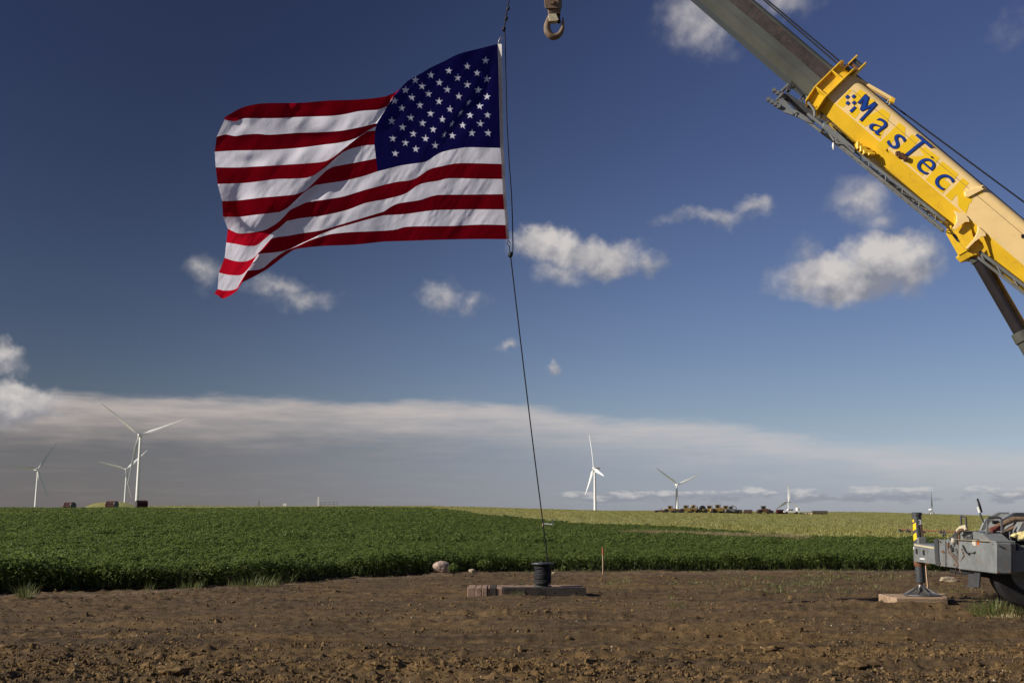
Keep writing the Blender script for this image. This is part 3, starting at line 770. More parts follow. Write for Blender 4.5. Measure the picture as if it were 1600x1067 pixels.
# ------------------------------------------------------------------ flag
def catmull(pts, n):
    pts = np.array(pts, float)
    if len(pts) == 2: 
        t = np.linspace(0, 1, n)[:, None]; return pts[0] * (1 - t) + pts[1] * t
    e = np.vstack([2 * pts[0] - pts[1], pts, 2 * pts[-1] - pts[-2]]); out = []
    for i in range(1, len(e) - 2):
        p0, p1, p2, p3 = e[i - 1:i + 3]; t = np.linspace(0, 1, 12, endpoint=False)[:, None]
        # centripetal-ish tension .5
        m1 = (p2 - p0) * .5; m2 = (p3 - p1) * .5
        d = np.linalg.norm(p2 - p1) + 1e-6
        m1 = m1 * min(1, d / (np.linalg.norm(m1) + 1e-6)); m2 = m2 * min(1, d / (np.linalg.norm(m2) + 1e-6))
        out.append((2 * t**3 - 3 * t**2 + 1) * p1 + (t**3 - 2 * t**2 + t) * m1 + (-2 * t**3 + 3 * t**2) * p2 + (t**3 - t**2) * m2)
    out.append(pts[-1:]); q = np.vstack(out)
    s = np.concatenate([[0], np.cumsum(np.linalg.norm(np.diff(q, axis=0), axis=1) + 1e-5)]); s /= s[-1]
    u = np.linspace(0, 1, n); return np.stack([np.interp(u, s, q[:, 0]), np.interp(u, s, q[:, 1])], -1)


NS = (110, 36, 20, 50)
# per stripe boundary: [hoist..canton edge], [..ridge], [..valley], [..fly]
B = {
 0: ([(778, 69), (750, 76), (716, 85), (694, 96), (675, 105), (656, 116), (637, 127), (626, 138)], [(626, 138), (619, 144)], [(619, 144), (603, 151)],
     [(603, 151), (582, 154), (549, 156.5), (515, 157.3), (470, 161), (423, 161.4), (400, 163), (377, 169), (362, 177), (350.5, 184)]),
 7: ([(782, 231.5), (731, 230.5), (712, 233), (688, 239), (669, 251), (662, 253.7), (628, 258.6), (600, 265.5), (590, 268)],
     [(590, 268), (566, 276), (537.5, 282.6), (504, 287.7), (492.5, 289.5)], [(492.5, 289.5), (481, 297), (470.5, 305), (449, 325), (437, 331.5)],
     [(437, 331.5), (420, 333.5), (397.5, 336), (373, 339), (348.5, 339)]),
 8: ([(784, 256.5), (731, 255.2), (712, 255.8), (690, 260), (671, 265), (647, 280), (619, 284.7), (600, 289)],
     [(600, 289), (571, 296.7), (537.5, 307), (515, 311), (481, 316), (476, 317.5), (452.6, 328.7)], [(452.6, 328.7), (442.4, 340), (431, 350), (417.7, 358)],
     [(417.7, 358), (408.7, 361), (390, 364), (375, 365), (367, 363), (356, 357.5)]),
 9: ([(784.8, 280), (745, 279.5), (701, 279), (684, 282.8), (656, 288.4), (632, 303.4), (600, 312)],
     [(600, 312), (571, 317.5), (543, 328), (504, 337), (470, 341), (448, 345.6)], [(448, 345.6), (435.7, 357), (425.6, 363.5), (408.7, 378)],
     [(408.7, 378), (399.7, 383.7), (386, 384.5), (369, 381.4), (353.6, 379)]),
 10: ([(786.2, 303.6), (740, 304.2), (688, 304.7), (675, 306.6), (656, 312.8), (624, 317.8), (613, 322), (600, 330.6)],
      [(600, 330.6), (571, 339.4), (537.5, 349.5), (504, 359.6), (470, 365), (448, 369), (431, 371), (423, 373.8)], [(423, 373.8), (415.5, 382), (408, 391), (402, 397)],
      [(402, 397), (397, 402.5), (384, 408.4), (367, 408), (351, 403)]),
 11: ([(788.2, 327.5), (750, 327.3), (710, 327.8), (675, 329), (637.5, 334.2), (620, 335.6), (600, 336.6)],
      [(600, 336.6), (582, 341), (549, 350.2), (526, 356.8), (504, 365), (487, 373.2), (465, 383), (442, 392.5), (403, 396.9)], [(403, 396.9), (396, 410), (386, 422.2)],
      [(386, 422.2), (379.5, 428), (373, 430.3), (356, 429.3), (342, 426)]),
 12: ([(790.2, 351.8), (750, 351.2), (703, 353.3), (656, 353.7), (632, 355), (619, 358.7), (600, 360.8)],
      [(600, 360.8), (571, 362), (543, 363.2), (515, 366.3), (504, 369.5), (487, 374.4), (465, 384.5), (442, 394.5), (425, 407), (408.7, 420), (387, 422.8)], [(387, 422.8), (378, 437), (371, 450)],
      [(371, 450), (364, 453.2), (350, 454), (340, 451.7)]),
 13: ([(791.8, 374), (750, 373.6), (693.7, 374.6), (637.5, 376.5), (600, 377.6)],
      [(600, 377.6), (554, 382.4), (504, 384.5), (470, 388), (459, 390.5), (442, 401.7), (425.6, 414.6), (408.7, 425.8), (388, 436.5), (379, 441)], [(379, 441), (374, 448), (369.5, 455)],
      [(369.5, 455), (360, 461.5), (348, 466.5), (341, 462), (334.8, 458.6)]),
}
mid = {  # canton edge -> ... for boundaries 1..6
 1: ([(614.5, 151), (611.5, 157)], [(611.5, 157), (605, 166), (590, 172)], [(590, 172), (562, 174), (537.5, 179), (515, 181.6), (470, 183), (431, 185), (391, 185), (379.5, 185.6), (367, 190), (351, 187)]),
 2: ([(588.5, 193.5), (586, 193.5)], [(586, 193.5), (578, 195.5), (567, 198.2)], [(567, 198.2), (533, 204.6), (498, 207), (465, 208), (420, 211), (403, 209.5), (380.6, 210.8), (367, 213), (352.5, 210.5), (338.5, 214)]),
 3: ([(588, 197.5), (574, 204.7)], [(574, 204.7), (565, 211), (557, 216)], [(557, 216), (545, 220), (529, 223.5), (504, 226.6), (470, 231), (431, 234), (400, 235), (364, 235.7), (335.5, 237.5)]),
 4: ([(586, 204.5), (574, 205.6)], [(574, 205.6), (565, 211.8), (557, 217.3), (547, 225), (534, 236)], [(534, 236), (522, 245), (509, 252), (490, 254.8), (442, 258), (397, 260.7), (370, 262), (337, 261.8)]),
 5: ([(585, 226.5), (571, 227.5), (549, 232.5), (536, 238)], [(536, 238), (522, 249.5), (508, 261.5), (490, 274.5)], [(490, 274.5), (479.5, 278), (457, 279.5), (431, 280.2), (384, 286), (340, 287.7)]),
 6: ([(587.5, 248), (565.6, 252.4), (549, 255.6), (520.6, 261), (510, 266.5)], [(510, 266.5), (496, 280), (487, 290), (476, 298.5), (465, 303)], [(465, 303), (459, 304.5), (431, 307.2), (409, 309), (371.6, 313.5), (347, 314.6)]),
}
rows = {}
for k_, (s1, s2, s3, s4) in B.items():
    rows[k_] = np.vstack([catmull(s1, NS[0])[:-1], catmull(s2, NS[1])[:-1], catmull(s3, NS[2])[:-1], catmull(s4, NS[3])])
top_c = rows[0][:NS[0]]; bot_c = rows[7][:NS[0]]
tt = np.linspace(0, 1, NS[0])
for k_ in range(1, 7):
    s2, s3, s4 = mid[k_]
    base = top_c * (1 - k_ / 7) + bot_c * (k_ / 7)
    tgt = np.array(s2[0]); corr = (tgt - base[-1]); wgt = np.clip((tt - .45) / .55, 0, 1) ** 2
    seg = base + corr[None, :] * wgt[:, None]
    # the hoist line is straight
    rows[k_] = np.vstack([seg[:-1], catmull(s2, NS[1])[:-1], catmull(s3, NS[2])[:-1], catmull(s4, NS[3])])
NC = len(rows[0]); SUB = 16
c1_, c2_, c3_ = NS[0] - 1, NS[0] + NS[1] - 2, NS[0] + NS[1] + NS[2] - 3
gridpx = np.zeros((13 * SUB + 1, NC, 2))
for r_ in range(13 * SUB + 1):
    k_ = min(r_ // SUB, 12); f_ = (r_ - k_ * SUB) / SUB
    gridpx[r_] = rows[k_] * (1 - f_) + rows[k_ + 1] * f_
FLAG_Y = 21.3
dep = np.zeros(gridpx.shape[:2])
for r_ in range(13 * SUB + 1):
    kk = r_ / SUB
    lowr = min(max((kk - 5.5) / 3, 0), 1); lowr = lowr * lowr * (3 - 2 * lowr)
    rx_ = [gridpx[r_, c, 0] for c in (0, c1_, c2_, c3_, NC - 1)]
    ppm = F / 22.0
    a1 = (rx_[0] - rx_[1]) / ppm * .62; a2 = a1 + (rx_[1] - rx_[2]) / ppm * .50
    a3 = a2 + (rx_[2] - rx_[3]) / ppm * .24
    half = (rx_[3] - rx_[4]) / ppm / 2
    am = a3 + half * (.55 * (1 - lowr) + .12 * lowr)
    a4 = am + half * (.42 * (1 - lowr) - .62 * lowr)
    cm = (c3_ + NC - 1) // 2 + int(-6 * lowr)
    dep[r_] = np.interp(np.arange(NC), [0, c1_, c2_, c3_, cm, NC - 1], [0, a1, a2, a3, am, a4])
def smooth(a, n, ax):
    for _ in range(n):
        p_ = np.concatenate([np.take(a, [0], ax) * 2 - np.take(a, [1], ax), a, np.take(a, [-1], ax) * 2 - np.take(a, [-2], ax)], ax)
        L_ = a.shape[ax]; a = .25 * np.take(p_, range(0, L_), ax) + .5 * np.take(p_, range(1, L_ + 1), ax) + .25 * np.take(p_, range(2, L_ + 2), ax)
    return a
for r_ in range(dep.shape[0]):            # smooth along the cloth by real length, not by column
    s_ = np.concatenate([[0], np.cumsum(np.linalg.norm(np.diff(gridpx[r_], axis=0), axis=1) + 1e-4)])
    u_ = np.linspace(0, s_[-1], 500); d_ = np.interp(u_, s_, dep[r_]); st_ = u_[1]; hw = max(2, int(26 / st_)); ker = np.hanning(2 * hw + 1); ker /= ker.sum()
    ext = np.concatenate([2 * d_[0] - d_[hw:0:-1], d_, 2 * d_[-1] - d_[-2:-hw - 2:-1]])
    dep[r_] = np.interp(s_, u_, np.convolve(ext, ker, 'valid'))
dep = smooth(dep, 150, 0)
gx_, gy_ = gridpx[..., 0], gridpx[..., 1]
# wind wrinkles, mostly running down and to the left
al = gx_ * -.55 + gy_ * .83; ac = gx_ * .83 + gy_ * .55
z7 = np.clip(1 - np.abs(np.arange(NC) - c2_ + 6) / 34, 0, 1)[None, :]
env = np.clip(np.arange(NC) / 20, 0, 1)[None, :]
wr = .12 * (vn(ac / 46, al / 120, 3) - .5) + .056 * (vn(ac / 17, al / 60, 4) - .5) + .026 * (vn(ac / 8, al / 34, 5) - .5) * (.35 + z7 * 1.4) + .010 * (vn(ac / 4, al / 14, 6) - .5)
# diagonal crease through the canton and the lit patch by the hoist
cr = (gx_ - 690) * .62 + (gy_ - 215) * .80 
wr = wr + .07 * np.exp(-((ac - (.83 * 720 + .55 * 190)) / 9) ** 2) * np.exp(-(((gy_ - 180) / 60) ** 2))
dd = ((gx_ - 762) - (gy_ - 120) * -.30)
wr = wr + .20 * np.exp(-(dd / 8.0) ** 2) * np.exp(-((gy_ - 130) / 38) ** 2)
# billow shadows at the lower fly
wr = wr + .16 * np.exp(-(((gx_ - 372) / 20) ** 2 + ((gy_ - 325) / 34) ** 2)) + .05 * np.exp(-(((gx_ - 480) / 26) ** 2 + ((gy_ - 166) / 12) ** 2))
wr = wr + .10 * np.exp(-(((gx_ - 498) / 18) ** 2 + ((gy_ - 214) / 10) ** 2)) + .06 * np.exp(-(((gx_ - 392) / 16) ** 2 + ((gy_ - 252) / 9) ** 2)) + .05 * np.exp(-(((gx_ - 378) / 12) ** 2 + ((gy_ - 194) / 9) ** 2))
dep = dep + wr * env
T0 = P(785, 300, FLAG_Y); t_hoist = (T0 - Vector((0, 0, CZ))).dot(FW)
co = np.zeros((*dep.shape, 3))
for r_ in range(dep.shape[0]):
    for c_ in range(NC):
        v = ray(gx_[r_, c_], gy_[r_, c_]); p_ = Vector((0, 0, CZ)) + v * (t_hoist - dep[r_, c_]); co[r_, c_] = p_
flag = empty('national_flag', tuple(co[0, 0]), 0, 'large wind blown red white and blue flag hanging from the black rope', 'flag')


def grid_part(name, r0, r1, c0_, c1__, mt):
    sub = co[r0:r1 + 1, c0_:c1__ + 1]; a_, b_ = sub.shape[:2]
    mb = MB(); mb.add([tuple(v) for v in sub.reshape(-1, 3)], [(i * b_ + j, i * b_ + j + 1, (i + 1) * b_ + j + 1, (i + 1) * b_ + j) for i in range(a_ - 1) for j in range(b_ - 1)])
    m_ = mb.mesh(name); m_.materials.append(mt); m_.shade_smooth()
    o = bpy.data.objects.new(name, m_); COL.objects.link(o); o.parent = flag; o.matrix_parent_inverse = parent_world(flag).inverted()
    return o


for k_ in range(13):
    o = grid_part('stripe', k_ * SUB, (k_ + 1) * SUB, c1_ if k_ < 7 else 0, NC - 1, M['red'] if k_ % 2 == 0 else M['white'])
    o['label'] = 'red stripe' if k_ % 2 == 0 else 'white stripe'
canton = grid_part('canton', 0, 7 * SUB, 0, c1_, M['blue'])
# stars, each placed on the cloth
zs = [(847, 187), (693, 235), (540, 272), (390, 308), (262, 350), (775, 290), (613, 330), (461, 370), (316, 400), (180, 433), (857, 340), (693, 387), (527, 428), (370, 463), (232, 493), (87, 523),
      (785, 433), (622, 485), (458, 526), (298, 558), (148, 583), (858, 487), (706, 535), (548, 592), (387, 628), (222, 662), (65, 690), (797, 565), (641, 620), (485, 677), (320, 707), (154, 742),
      (862, 640), (717, 642), (567, 713), (409, 760), (244, 796), (73, 835), (802, 713), (655, 726), (502, 802), (345, 837), (178, 872), (867, 790), (732, 790), (570, 812), (425, 893), (264, 923), (93, 960)]
squeezed = {(706, 535), (641, 620), (567, 713), (502, 802)}
cpx = gridpx[:7 * SUB + 1, :c1_ + 1].reshape(-1, 2); cdep = dep[:7 * SUB + 1, :c1_ + 1].reshape(-1)
def cdepth(x, y):
    d2 = (cpx[:, 0] - x) ** 2 + (cpx[:, 1] - y) ** 2; i = np.argpartition(d2, 6)[:6]
    # local plane fit
    i = np.argpartition(d2, 12)[:12]; A_ = np.c_[np.ones(12), cpx[i, 0] - x, cpx[i, 1] - y]; s_, *_r = np.linalg.lstsq(A_, cdep[i], rcond=None); return float(s_[0])
star_polys = []
for (zx, zy) in zs:
    sx_, sy_ = zx / 5.335 + 600, zy / 5.335 + 60; mb = MB()
    sq = (zx, zy) in squeezed
    ring = []
    for i in range(10):
        a = math.pi / 2 + i * math.pi / 5 - .06; rr = 6.8 if i % 2 == 0 else 2.6
        dx, dy = math.cos(a) * rr, -math.sin(a) * rr
        if sq: dx, dy = dx * .62 - dy * .25, dy * .85 - dx * .25
        else: dx, dy = dx * .98, dy * 1.0
        ring.append((sx_ + dx, sy_ + dy))
    outl = []
    for i in range(10):
        a_, b_ = ring[i], ring[(i + 1) % 10]; outl += [a_, ((a_[0] + b_[0]) / 2, (a_[1] + b_[1]) / 2)]
    allp = [(sx_, sy_)] + outl
    for sgn, off in ((1, .005),):
        vs = []
        for (x_, y_) in allp:
            vs.append(Vector((0, 0, CZ)) + ray(x_, y_) * (t_hoist - cdepth(x_, y_) - off))
        mb.add(vs, [(0, 1 + i, 1 + (i + 1) % 20) for i in range(20)])
    o = mb.build('star', M['star'], flag, smooth=True); star_polys.append([(sx_ + (a_ - sx_) * .93, sy_ + (b_ - sy_) * .93) for a_, b_ in outl])
# the blue cloth is cut away under each sewn star, so that the light comes through the star
def inside(px_, py_, poly_):
    c_ = np.zeros(len(px_), bool); n = len(poly_)
    for i in range(n):
        (x1, y1), (x2, y2) = poly_[i], poly_[(i + 1) % n]
        if y1 == y2: continue
        c_ ^= ((y1 > py_) != (y2 > py_)) & (px_ < (x2 - x1) * (py_ - y1) / (y2 - y1) + x1)
    return c_
qx_ = gridpx[:7 * SUB + 1, :c1_ + 1]; cen = (qx_[:-1, :-1] + qx_[1:, :-1] + qx_[:-1, 1:] + qx_[1:, 1:]).reshape(-1, 2) / 4
cut = np.zeros(len(cen), bool)
for sp_ in star_polys: cut |= inside(cen[:, 0], cen[:, 1], sp_)
bm = bmesh.new(); bm.from_mesh(canton.data); bm.faces.ensure_lookup_table()
bmesh.ops.delete(bm, geom=[bm.faces[int(i)] for i in np.nonzero(cut)[0]], context='FACES'); bm.to_mesh(canton.data); bm.free()
# heading and grommets
mb = MB(); vs = []
for r_ in range(13 * SUB + 1):
    x_, y_ = gx_[r_, 0], gy_[r_, 0]; wd = 6.0 - 2.6 * r_ / (13 * SUB)
    vs.append(Vector((0, 0, CZ)) + ray(x_, y_) * (t_hoist - dep[r_, 0])); vs.append(Vector((0, 0, CZ)) + ray(x_ + wd, y_ + .3) * (t_hoist - .055 - dep[r_, 0]))
mb.add(vs, [(2 * i, 2 * i + 1, 2 * i + 3, 2 * i + 2) for i in range(13 * SUB)])
m_ = mb.mesh('heading'); m_.materials.append(M['canvas']); o = bpy.data.objects.new('heading', m_); COL.objects.link(o); o.parent = flag; o.matrix_parent_inverse = parent_world(flag).inverted()
sd_ = o.modifiers.new('thickness', 'SOLIDIFY'); sd_.thickness = .012; sd_.offset = 0
for (gx0, gy0) in ((780.3, 143), (784.0, 222), (788.5, 299)):
    p_ = Vector((0, 0, CZ)) + ray(gx0, gy0) * (t_hoist - .012); mb = MB()
    mb.lathe([(.004, 0), (.010, 0), (.010, .006), (.004, .006)], p_, 10, FW * -1); mb.build('grommet', M['rust'], flag, smooth=True)

# ------------------------------------------------------------------ the rope that holds the flag
def PT(px_, py_, t): return Vector((0, 0, CZ)) + ray(px_, py_) * t
th = t_hoist
tipP = P(838, -262, 20.6)
rope_t = (tipP - Vector((0, 0, CZ))).dot(FW)
hr = empty('halyard_rope', tuple(c0 + Vector((.15, 0, .4))), 0, 'long black rope from the spool up past the flag to the crane boom tip', 'rope')
mb = MB(); mb.tube([tipP, PT(812, -120, th + .3), PT(795.5, 0, th + .02), PT(791, 24, th), PT(787.5, 46, th)], .014, 6); mb.build('upper_rope', M['rope'], hr, smooth=True)
sp_top = c0 + Vector((.12, -.12, .44)); rp = []
for i in range(15):
    f_ = i / 14; a_ = PT(797.6, 399, th); q_ = a_.lerp(sp_top, f_); q_.z -= .10 * math.sin(math.pi * f_); rp.append(q_)
mb = MB(); mb.tube(rp, .0125, 6); mb.build('lower_rope', M['rope'], hr, smooth=True)
mb = MB(); mb.tube([PT(*q_) for q_ in ((788.5, 46, th + .02), (789.5, 70, th + .03), (790.3, 120, th + .04), (792, 190, th + .04), (795.5, 255, th + .04), (799, 300, th + .04), (800.7, 340, th + .03), (801.5, 385, th + .01), (801, 395, th), (797.8, 398, th))], .011, 6)
mb.build('slack_rope', M['rope'], hr, smooth=True)
for (x_, y_, r_) in ((794.5, 14, .030), (791, 29.5, .036), (787.3, 46, .040), (797.7, 398, .050)):
    mb = MB(); p_ = PT(x_, y_, th); mb.lathe([(0, -r_ * 1.3), (r_ * .8, -r_), (r_, 0), (r_ * .8, r_), (0, r_ * 1.3)], p_, 8, Vector((.3, .2, 1))); mb.build('knot', M['rope'], hr, smooth=True)
mb = MB(); mb.tube([PT(791.3, 31, th - .02), PT(794.6, 35, th - .05)], .007, 4); mb.build('rope_tail', M['rope'], hr); mb = MB(); mb.tube([PT(797, 397, th), PT(795.5, 383, th)], .010, 5); mb.build('snap_tie', M['rope'], hr)
def clip(x0, y0, x1, y1):
    mb = MB(); a_, b_ = PT(x0, y0, th - .01), PT(x1, y1, th - .01); d_ = (b_ - a_); s_ = Vector((1, 0, 0)); L_ = d_.length
    pts_ = [a_ + d_ * (.5 - .5 * math.cos(t)) + s_ * .028 * math.sin(t) for t in np.linspace(0, 2 * math.pi, 18)]
    mb.tube(pts_, .008, 6); return mb
clip(779.5, 69, 784.5, 57).build('snap_hook', M['steel'], hr, smooth=True)
clip(793.6, 376, 796, 384).build('snap_hook', M['steel'], hr, smooth=True)

# ------------------------------------------------------------------ CRANE
YS = 17.7; PB_ON = True
KS = math.tan(R(17)); BN = Vector((KS, 1, 0)).normalized()          # the boom is swung: its tip is farther away
O_ = P(1309, 166, YS)
def PB(px_, py_, Yv):
    r_ = ray(px_, py_); return Vector((0, 0, CZ)) + r_ * (((O_ - Vector((0, 0, CZ))).dot(BN) + (Yv - YS)) / r_.dot(BN))
e_ = (PB(1490, 321, YS) - O_).normalized(); n_ = e_.cross(BN).normalized(); n_ = n_ if n_.z > 0 else -n_
def Bw(s, n, d=0.0): return O_ + e_ * s + n_ * n + BN * d
def Bpx(px_, py_, d=0.0):
    r_ = PB(px_, py_, YS + d) - O_; return r_.dot(e_), r_.dot(n_)
crane = empty('mobile_crane', (9.2, 18.2, 0), 0, 'grey mobile crane with a long yellow telescopic boom reaching over the field', 'crane')


def extr(prof, s0, s1, name, mt, smooth=True, bev=0):
    mb = MB(); a_ = [Bw(s0, n, d) for n, d in prof]; mb.prism(a_, e_ * (s1 - s0)); return mb.build(name, mt, crane, smooth=smooth, angle=35, bevel=bev)


def rounded(n0, n1, d0, d1, ch, chd, r):   # chamfered bottom, rounded top profile
    pr = [(n0, d0 + chd), (n0 + ch, d0)]
    for a in np.linspace(0, math.pi / 2, 6): pr.append((n1 - r + r * math.sin(a), d0 + r - r * math.cos(a)))
    for a in np.linspace(math.pi / 2, 0, 6): pr.append((n1 - r + r * math.sin(a), d1 - r + r * math.cos(a)))
    pr += [(n0 + ch, d1), (n0, d1 - chd)]; return pr


tipB = Bpx(850, -250, .4)[0]
yprof = rounded(-.20, .575, 0, .80, .20, .21, .13)
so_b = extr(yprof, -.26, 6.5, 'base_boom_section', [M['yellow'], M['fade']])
# the sun-bleached side plate is faded paint, the underside is not
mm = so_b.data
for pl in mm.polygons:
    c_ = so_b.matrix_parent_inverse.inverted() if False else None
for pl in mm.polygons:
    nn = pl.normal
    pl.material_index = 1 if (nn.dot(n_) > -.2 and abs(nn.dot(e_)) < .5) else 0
gprof = rounded(-.13, .49, .07, .73, .13, .13, .085)
extr(gprof, -12.5, -.2, 'telescopic_boom_section', M['greyboom'])
# inner section further out
gp2 = rounded(-.08, .43, .12, .68, .12, .12, .10)
tipS = Bpx(856, -250, .4)[0]
extr(gp2, tipS, -12.4, 'inner_boom_section', M['greyboom'])
mbt = MB(); q1 = Bw(tipS, .0, .15); 
mbt.prism([Bw(tipS + .3, .45, .2), Bw(tipS - .45, .30, .2), Bw(tipS - .55, -.35, .2), Bw(tipS + .1, -.45, .2), Bw(tipS + .5, -.1, .2)], (0, .04, 0))
mbt.prism([Bw(tipS + .3, .45, .56), Bw(tipS - .45, .30, .56), Bw(tipS - .55, -.35, .56), Bw(tipS + .1, -.45, .56), Bw(tipS + .5, -.1, .56)], (0, .04, 0))
mbt.build('boom_head', M['grey'], crane)
MB().lathe([(0, -.06), (.24, -.06), (.20, 0), (.24, .06), (0, .06)], Bw(tipS - .3, -.1, .4), 20, (0, 1, 0)).build('sheave', M['dgrey'], crane, smooth=True)
# rubbed dark strip on the sliding section
M['rub'] = mat('rubbed_brown_black_strip', (.030, .022, .020), .55, var=.4, scale=5, dirt=(.075, .045, .035), dirt_amt=.75, bump=.3, bscale=14, bdist=.006)
mb = MB(); sv = np.linspace(-12.3, -.22, 60); vs = []
for i, s_ in enumerate(sv):
    w0 = .185 + .016 * (vn(s_ * 2.0, 0.0, 71) - .5) + .012 * (vn(s_ * 7, 0.0, 72) - .5); w1 = .41 + .02 * (vn(s_ * 2.3, 0.0, 73) - .5)
    w1 = min(w1, .402); vs += [Bw(s_, float(w0), .066), Bw(s_, float(w1), .066), Bw(s_, float(w0), .072), Bw(s_, float(w1), .072)]
fs = []
for i in range(59):
    a_ = 4 * i; fs += [(a_, a_ + 1, a_ + 5, a_ + 4), (a_ + 1, a_ + 3, a_ + 7, a_ + 5), (a_ + 2, a_, a_ + 4, a_ + 6)]
mb.add(vs, fs); mb.build('rubbed_strip', M['rub'], crane)
# weld seam line along the lower third
MB().prism([Bw(-12.3, .04, .062), Bw(-12.3, .052, .062), Bw(-.2, .052, .062), Bw(-.2, .04, .062)], (0, .012, 0)).build('weld_line', M['greyboom'], crane)
MB().prism([Bw(.0, .355, -.003), Bw(.0, .361, -.003), Bw(6.4, .361, -.003), Bw(6.4, .355, -.003)], (0, .005, 0)).build('panel_seam', M['hookblk'], crane)

# collar at the mouth of the base section
def collar_plate(s, grow, th_):
    g = grow; pr = rounded(-.20 - g * .7, .575 + g, -g, .80 + g, .22, .22, .10)
    return [Bw(s, n, d) for n, d in pr], th_
mb = MB()
for (s, g) in ((-.52, .07), (-.26, .095)):
    pl, _ = collar_plate(s, g, .02); mb2 = MB(); mb2.prism(pl, e_ * .022); mb2.build('collar_plate', M['yellow'], crane, bevel=.004)
pr = rounded(-.205, .58, -.004, .804, .20, .21, .13)
mb = MB(); mb.prism([Bw(-.52, n, d) for n, d in pr], e_ * .28); mb.build('collar_sleeve', M['yellow'], crane, smooth=True)
for nn_ in (-.02, .36):
    MB().prism([Bw(-.50, nn_, -.068), Bw(-.26, nn_, -.09), Bw(-.26, nn_ + .02, -.09), Bw(-.50, nn_ + .02, -.068)], (0, .09, 0)).build('collar_rib', M['yellow'], crane)
# upper bracket: two plates with rollers
for s in (-.42, -.22):
    MB().prism([Bw(s, .50, .02), Bw(s, .86, .02), Bw(s, .86, .14), Bw(s, .50, .20)], e_ * .018).build('bracket_plate', M['yellow'], crane)
for nn_ in (.60, .70, .78):
    MB().tube([Bw(-.41, nn_, .08), Bw(-.22, nn_, .08)], .035, 10).build('guide_roller', M['dgrey'] if nn_ != .70 else M['rust'], crane, smooth=True)
# long arm above the boom
a1_ = Bpx(1333, 116); a2_ = Bpx(1398, 153)
mb = MB(); dA = Bw(a2_[0], a2_[1], 0) - Bw(a1_[0], a1_[1], 0); nA = Vector((-dA.z, 0, dA.x)).normalized()
pA, pB = Bw(a1_[0], a1_[1], .08), Bw(a2_[0], a2_[1], .08)
mb.prism([pA - nA * .028, pA + nA * .028, pB + nA * .028, pB - nA * .028], (0, .10, 0)); mb.build('rope_guard_arm', M['fade'], crane, bevel=.01)
x_, y_ = Bpx(1325, 118); MB().prism([Bw(x_, y_ + .06, .06), Bw(x_ + .18, y_ + .08, .06), Bw(x_ + .20, y_ - .03, .06), Bw(x_ + .02, y_ - .07, .06)], (0, .14, 0)).build('arm_pivot', M['fade'], crane, bevel=.01)
for (ax_, ay_, bx_, by_) in ((1390, 155, 1383, 165), (1393, 159, 1386, 168)):
    MB().tube([PB(ax_, ay_, YS + .12), PB(bx_, by_, YS + .16)], .014, 6).build('arm_strut', M['dgrey'], crane)
MB().prism([PB(1392, 152, YS + .07), PB(1399, 154, YS + .07), PB(1397, 161, YS + .07), PB(1391, 158, YS + .07)], (0, .1, 0)).build('arm_foot', M['yellow'], crane)
# hoist ropes along the boom
def cable(pts_, name='hoist_cable', r=.014, mt='rope'):
    mb = MB(); mb.tube(pts_, r, 6); return mb.build(name, M[mt], crane, smooth=True)
hB = Bpx(1325, 108); cable([Bw(tipS - .1, .45, .45), PB(1198, 0, YS + .3), PB(1325, 107, YS + .3), PB(1395, 164.5, YS + .3), PB(1600, 316, YS + .3), PB(1800, 464, YS + .3)])
cable([Bw(tipS - .1, .40, .35), PB(1193, 0, YS + .22), PB(1320, 110, YS + .22), PB(1341, 126, YS + .16), PB(1534, 288, YS + .16), PB(1600, 344, YS + .16), PB(1800, 512, YS + .16)])
# link plate on the side
lk = [(1507, 299.5), (1509, 307), (1513, 308.5), (1538, 295.5), (1539.5, 291.5), (1536, 289), (1531, 291), (1526, 293.5), (1523, 293)]
MB().prism([PB(a, b, YS - .03) for a, b in lk], (0, .035, 0)).build('anchor_link', M['fade'], crane, bevel=.005)
MB().tube([PB(1536, 292.3, YS - .045), PB(1536, 292.3, YS)], .02, 8).build('link_pin', M['dgrey'], crane)
# small side fittings
mb = MB()
for (a, b, s_) in ((1403, 240, .045), (1407, 243, .055), (1412, 246, .04), (1415, 248, .045)): mb.box(PB(a, b, YS - .03), (s_ * 1.6, .06, s_ * 1.3))
mb.build('side_valve', M['rust'], crane)
MB().prism([PB(1399, 237, YS - .02), PB(1403, 235, YS - .02), PB(1418, 249, YS - .02), PB(1412, 252, YS - .02)], (0, .02, 0)).build('side_bracket', M['fade'], crane)
MB().tube([PB(1455.5, 245.5, YS - .02), PB(1455.5, 245.5, YS)], .014, 8).build('plug', M['black'], crane)
MB().box(PB(1599, 369, YS - .01), (.06, .03, .05)).build('edge_plug', M['black'], crane)
mb = MB()
for (a, b, sx, sz) in ((1341, 231, .10, .10), (1347, 235, .12, .10), (1354, 240, .16, .07), (1360, 243, .12, .05), (1339, 227, .05, .08)): mb.box(PB(a, b, YS + .12), (sx, .18, sz))
mb.build('under_boom_bracket', M['yellow'], crane, bevel=.01)

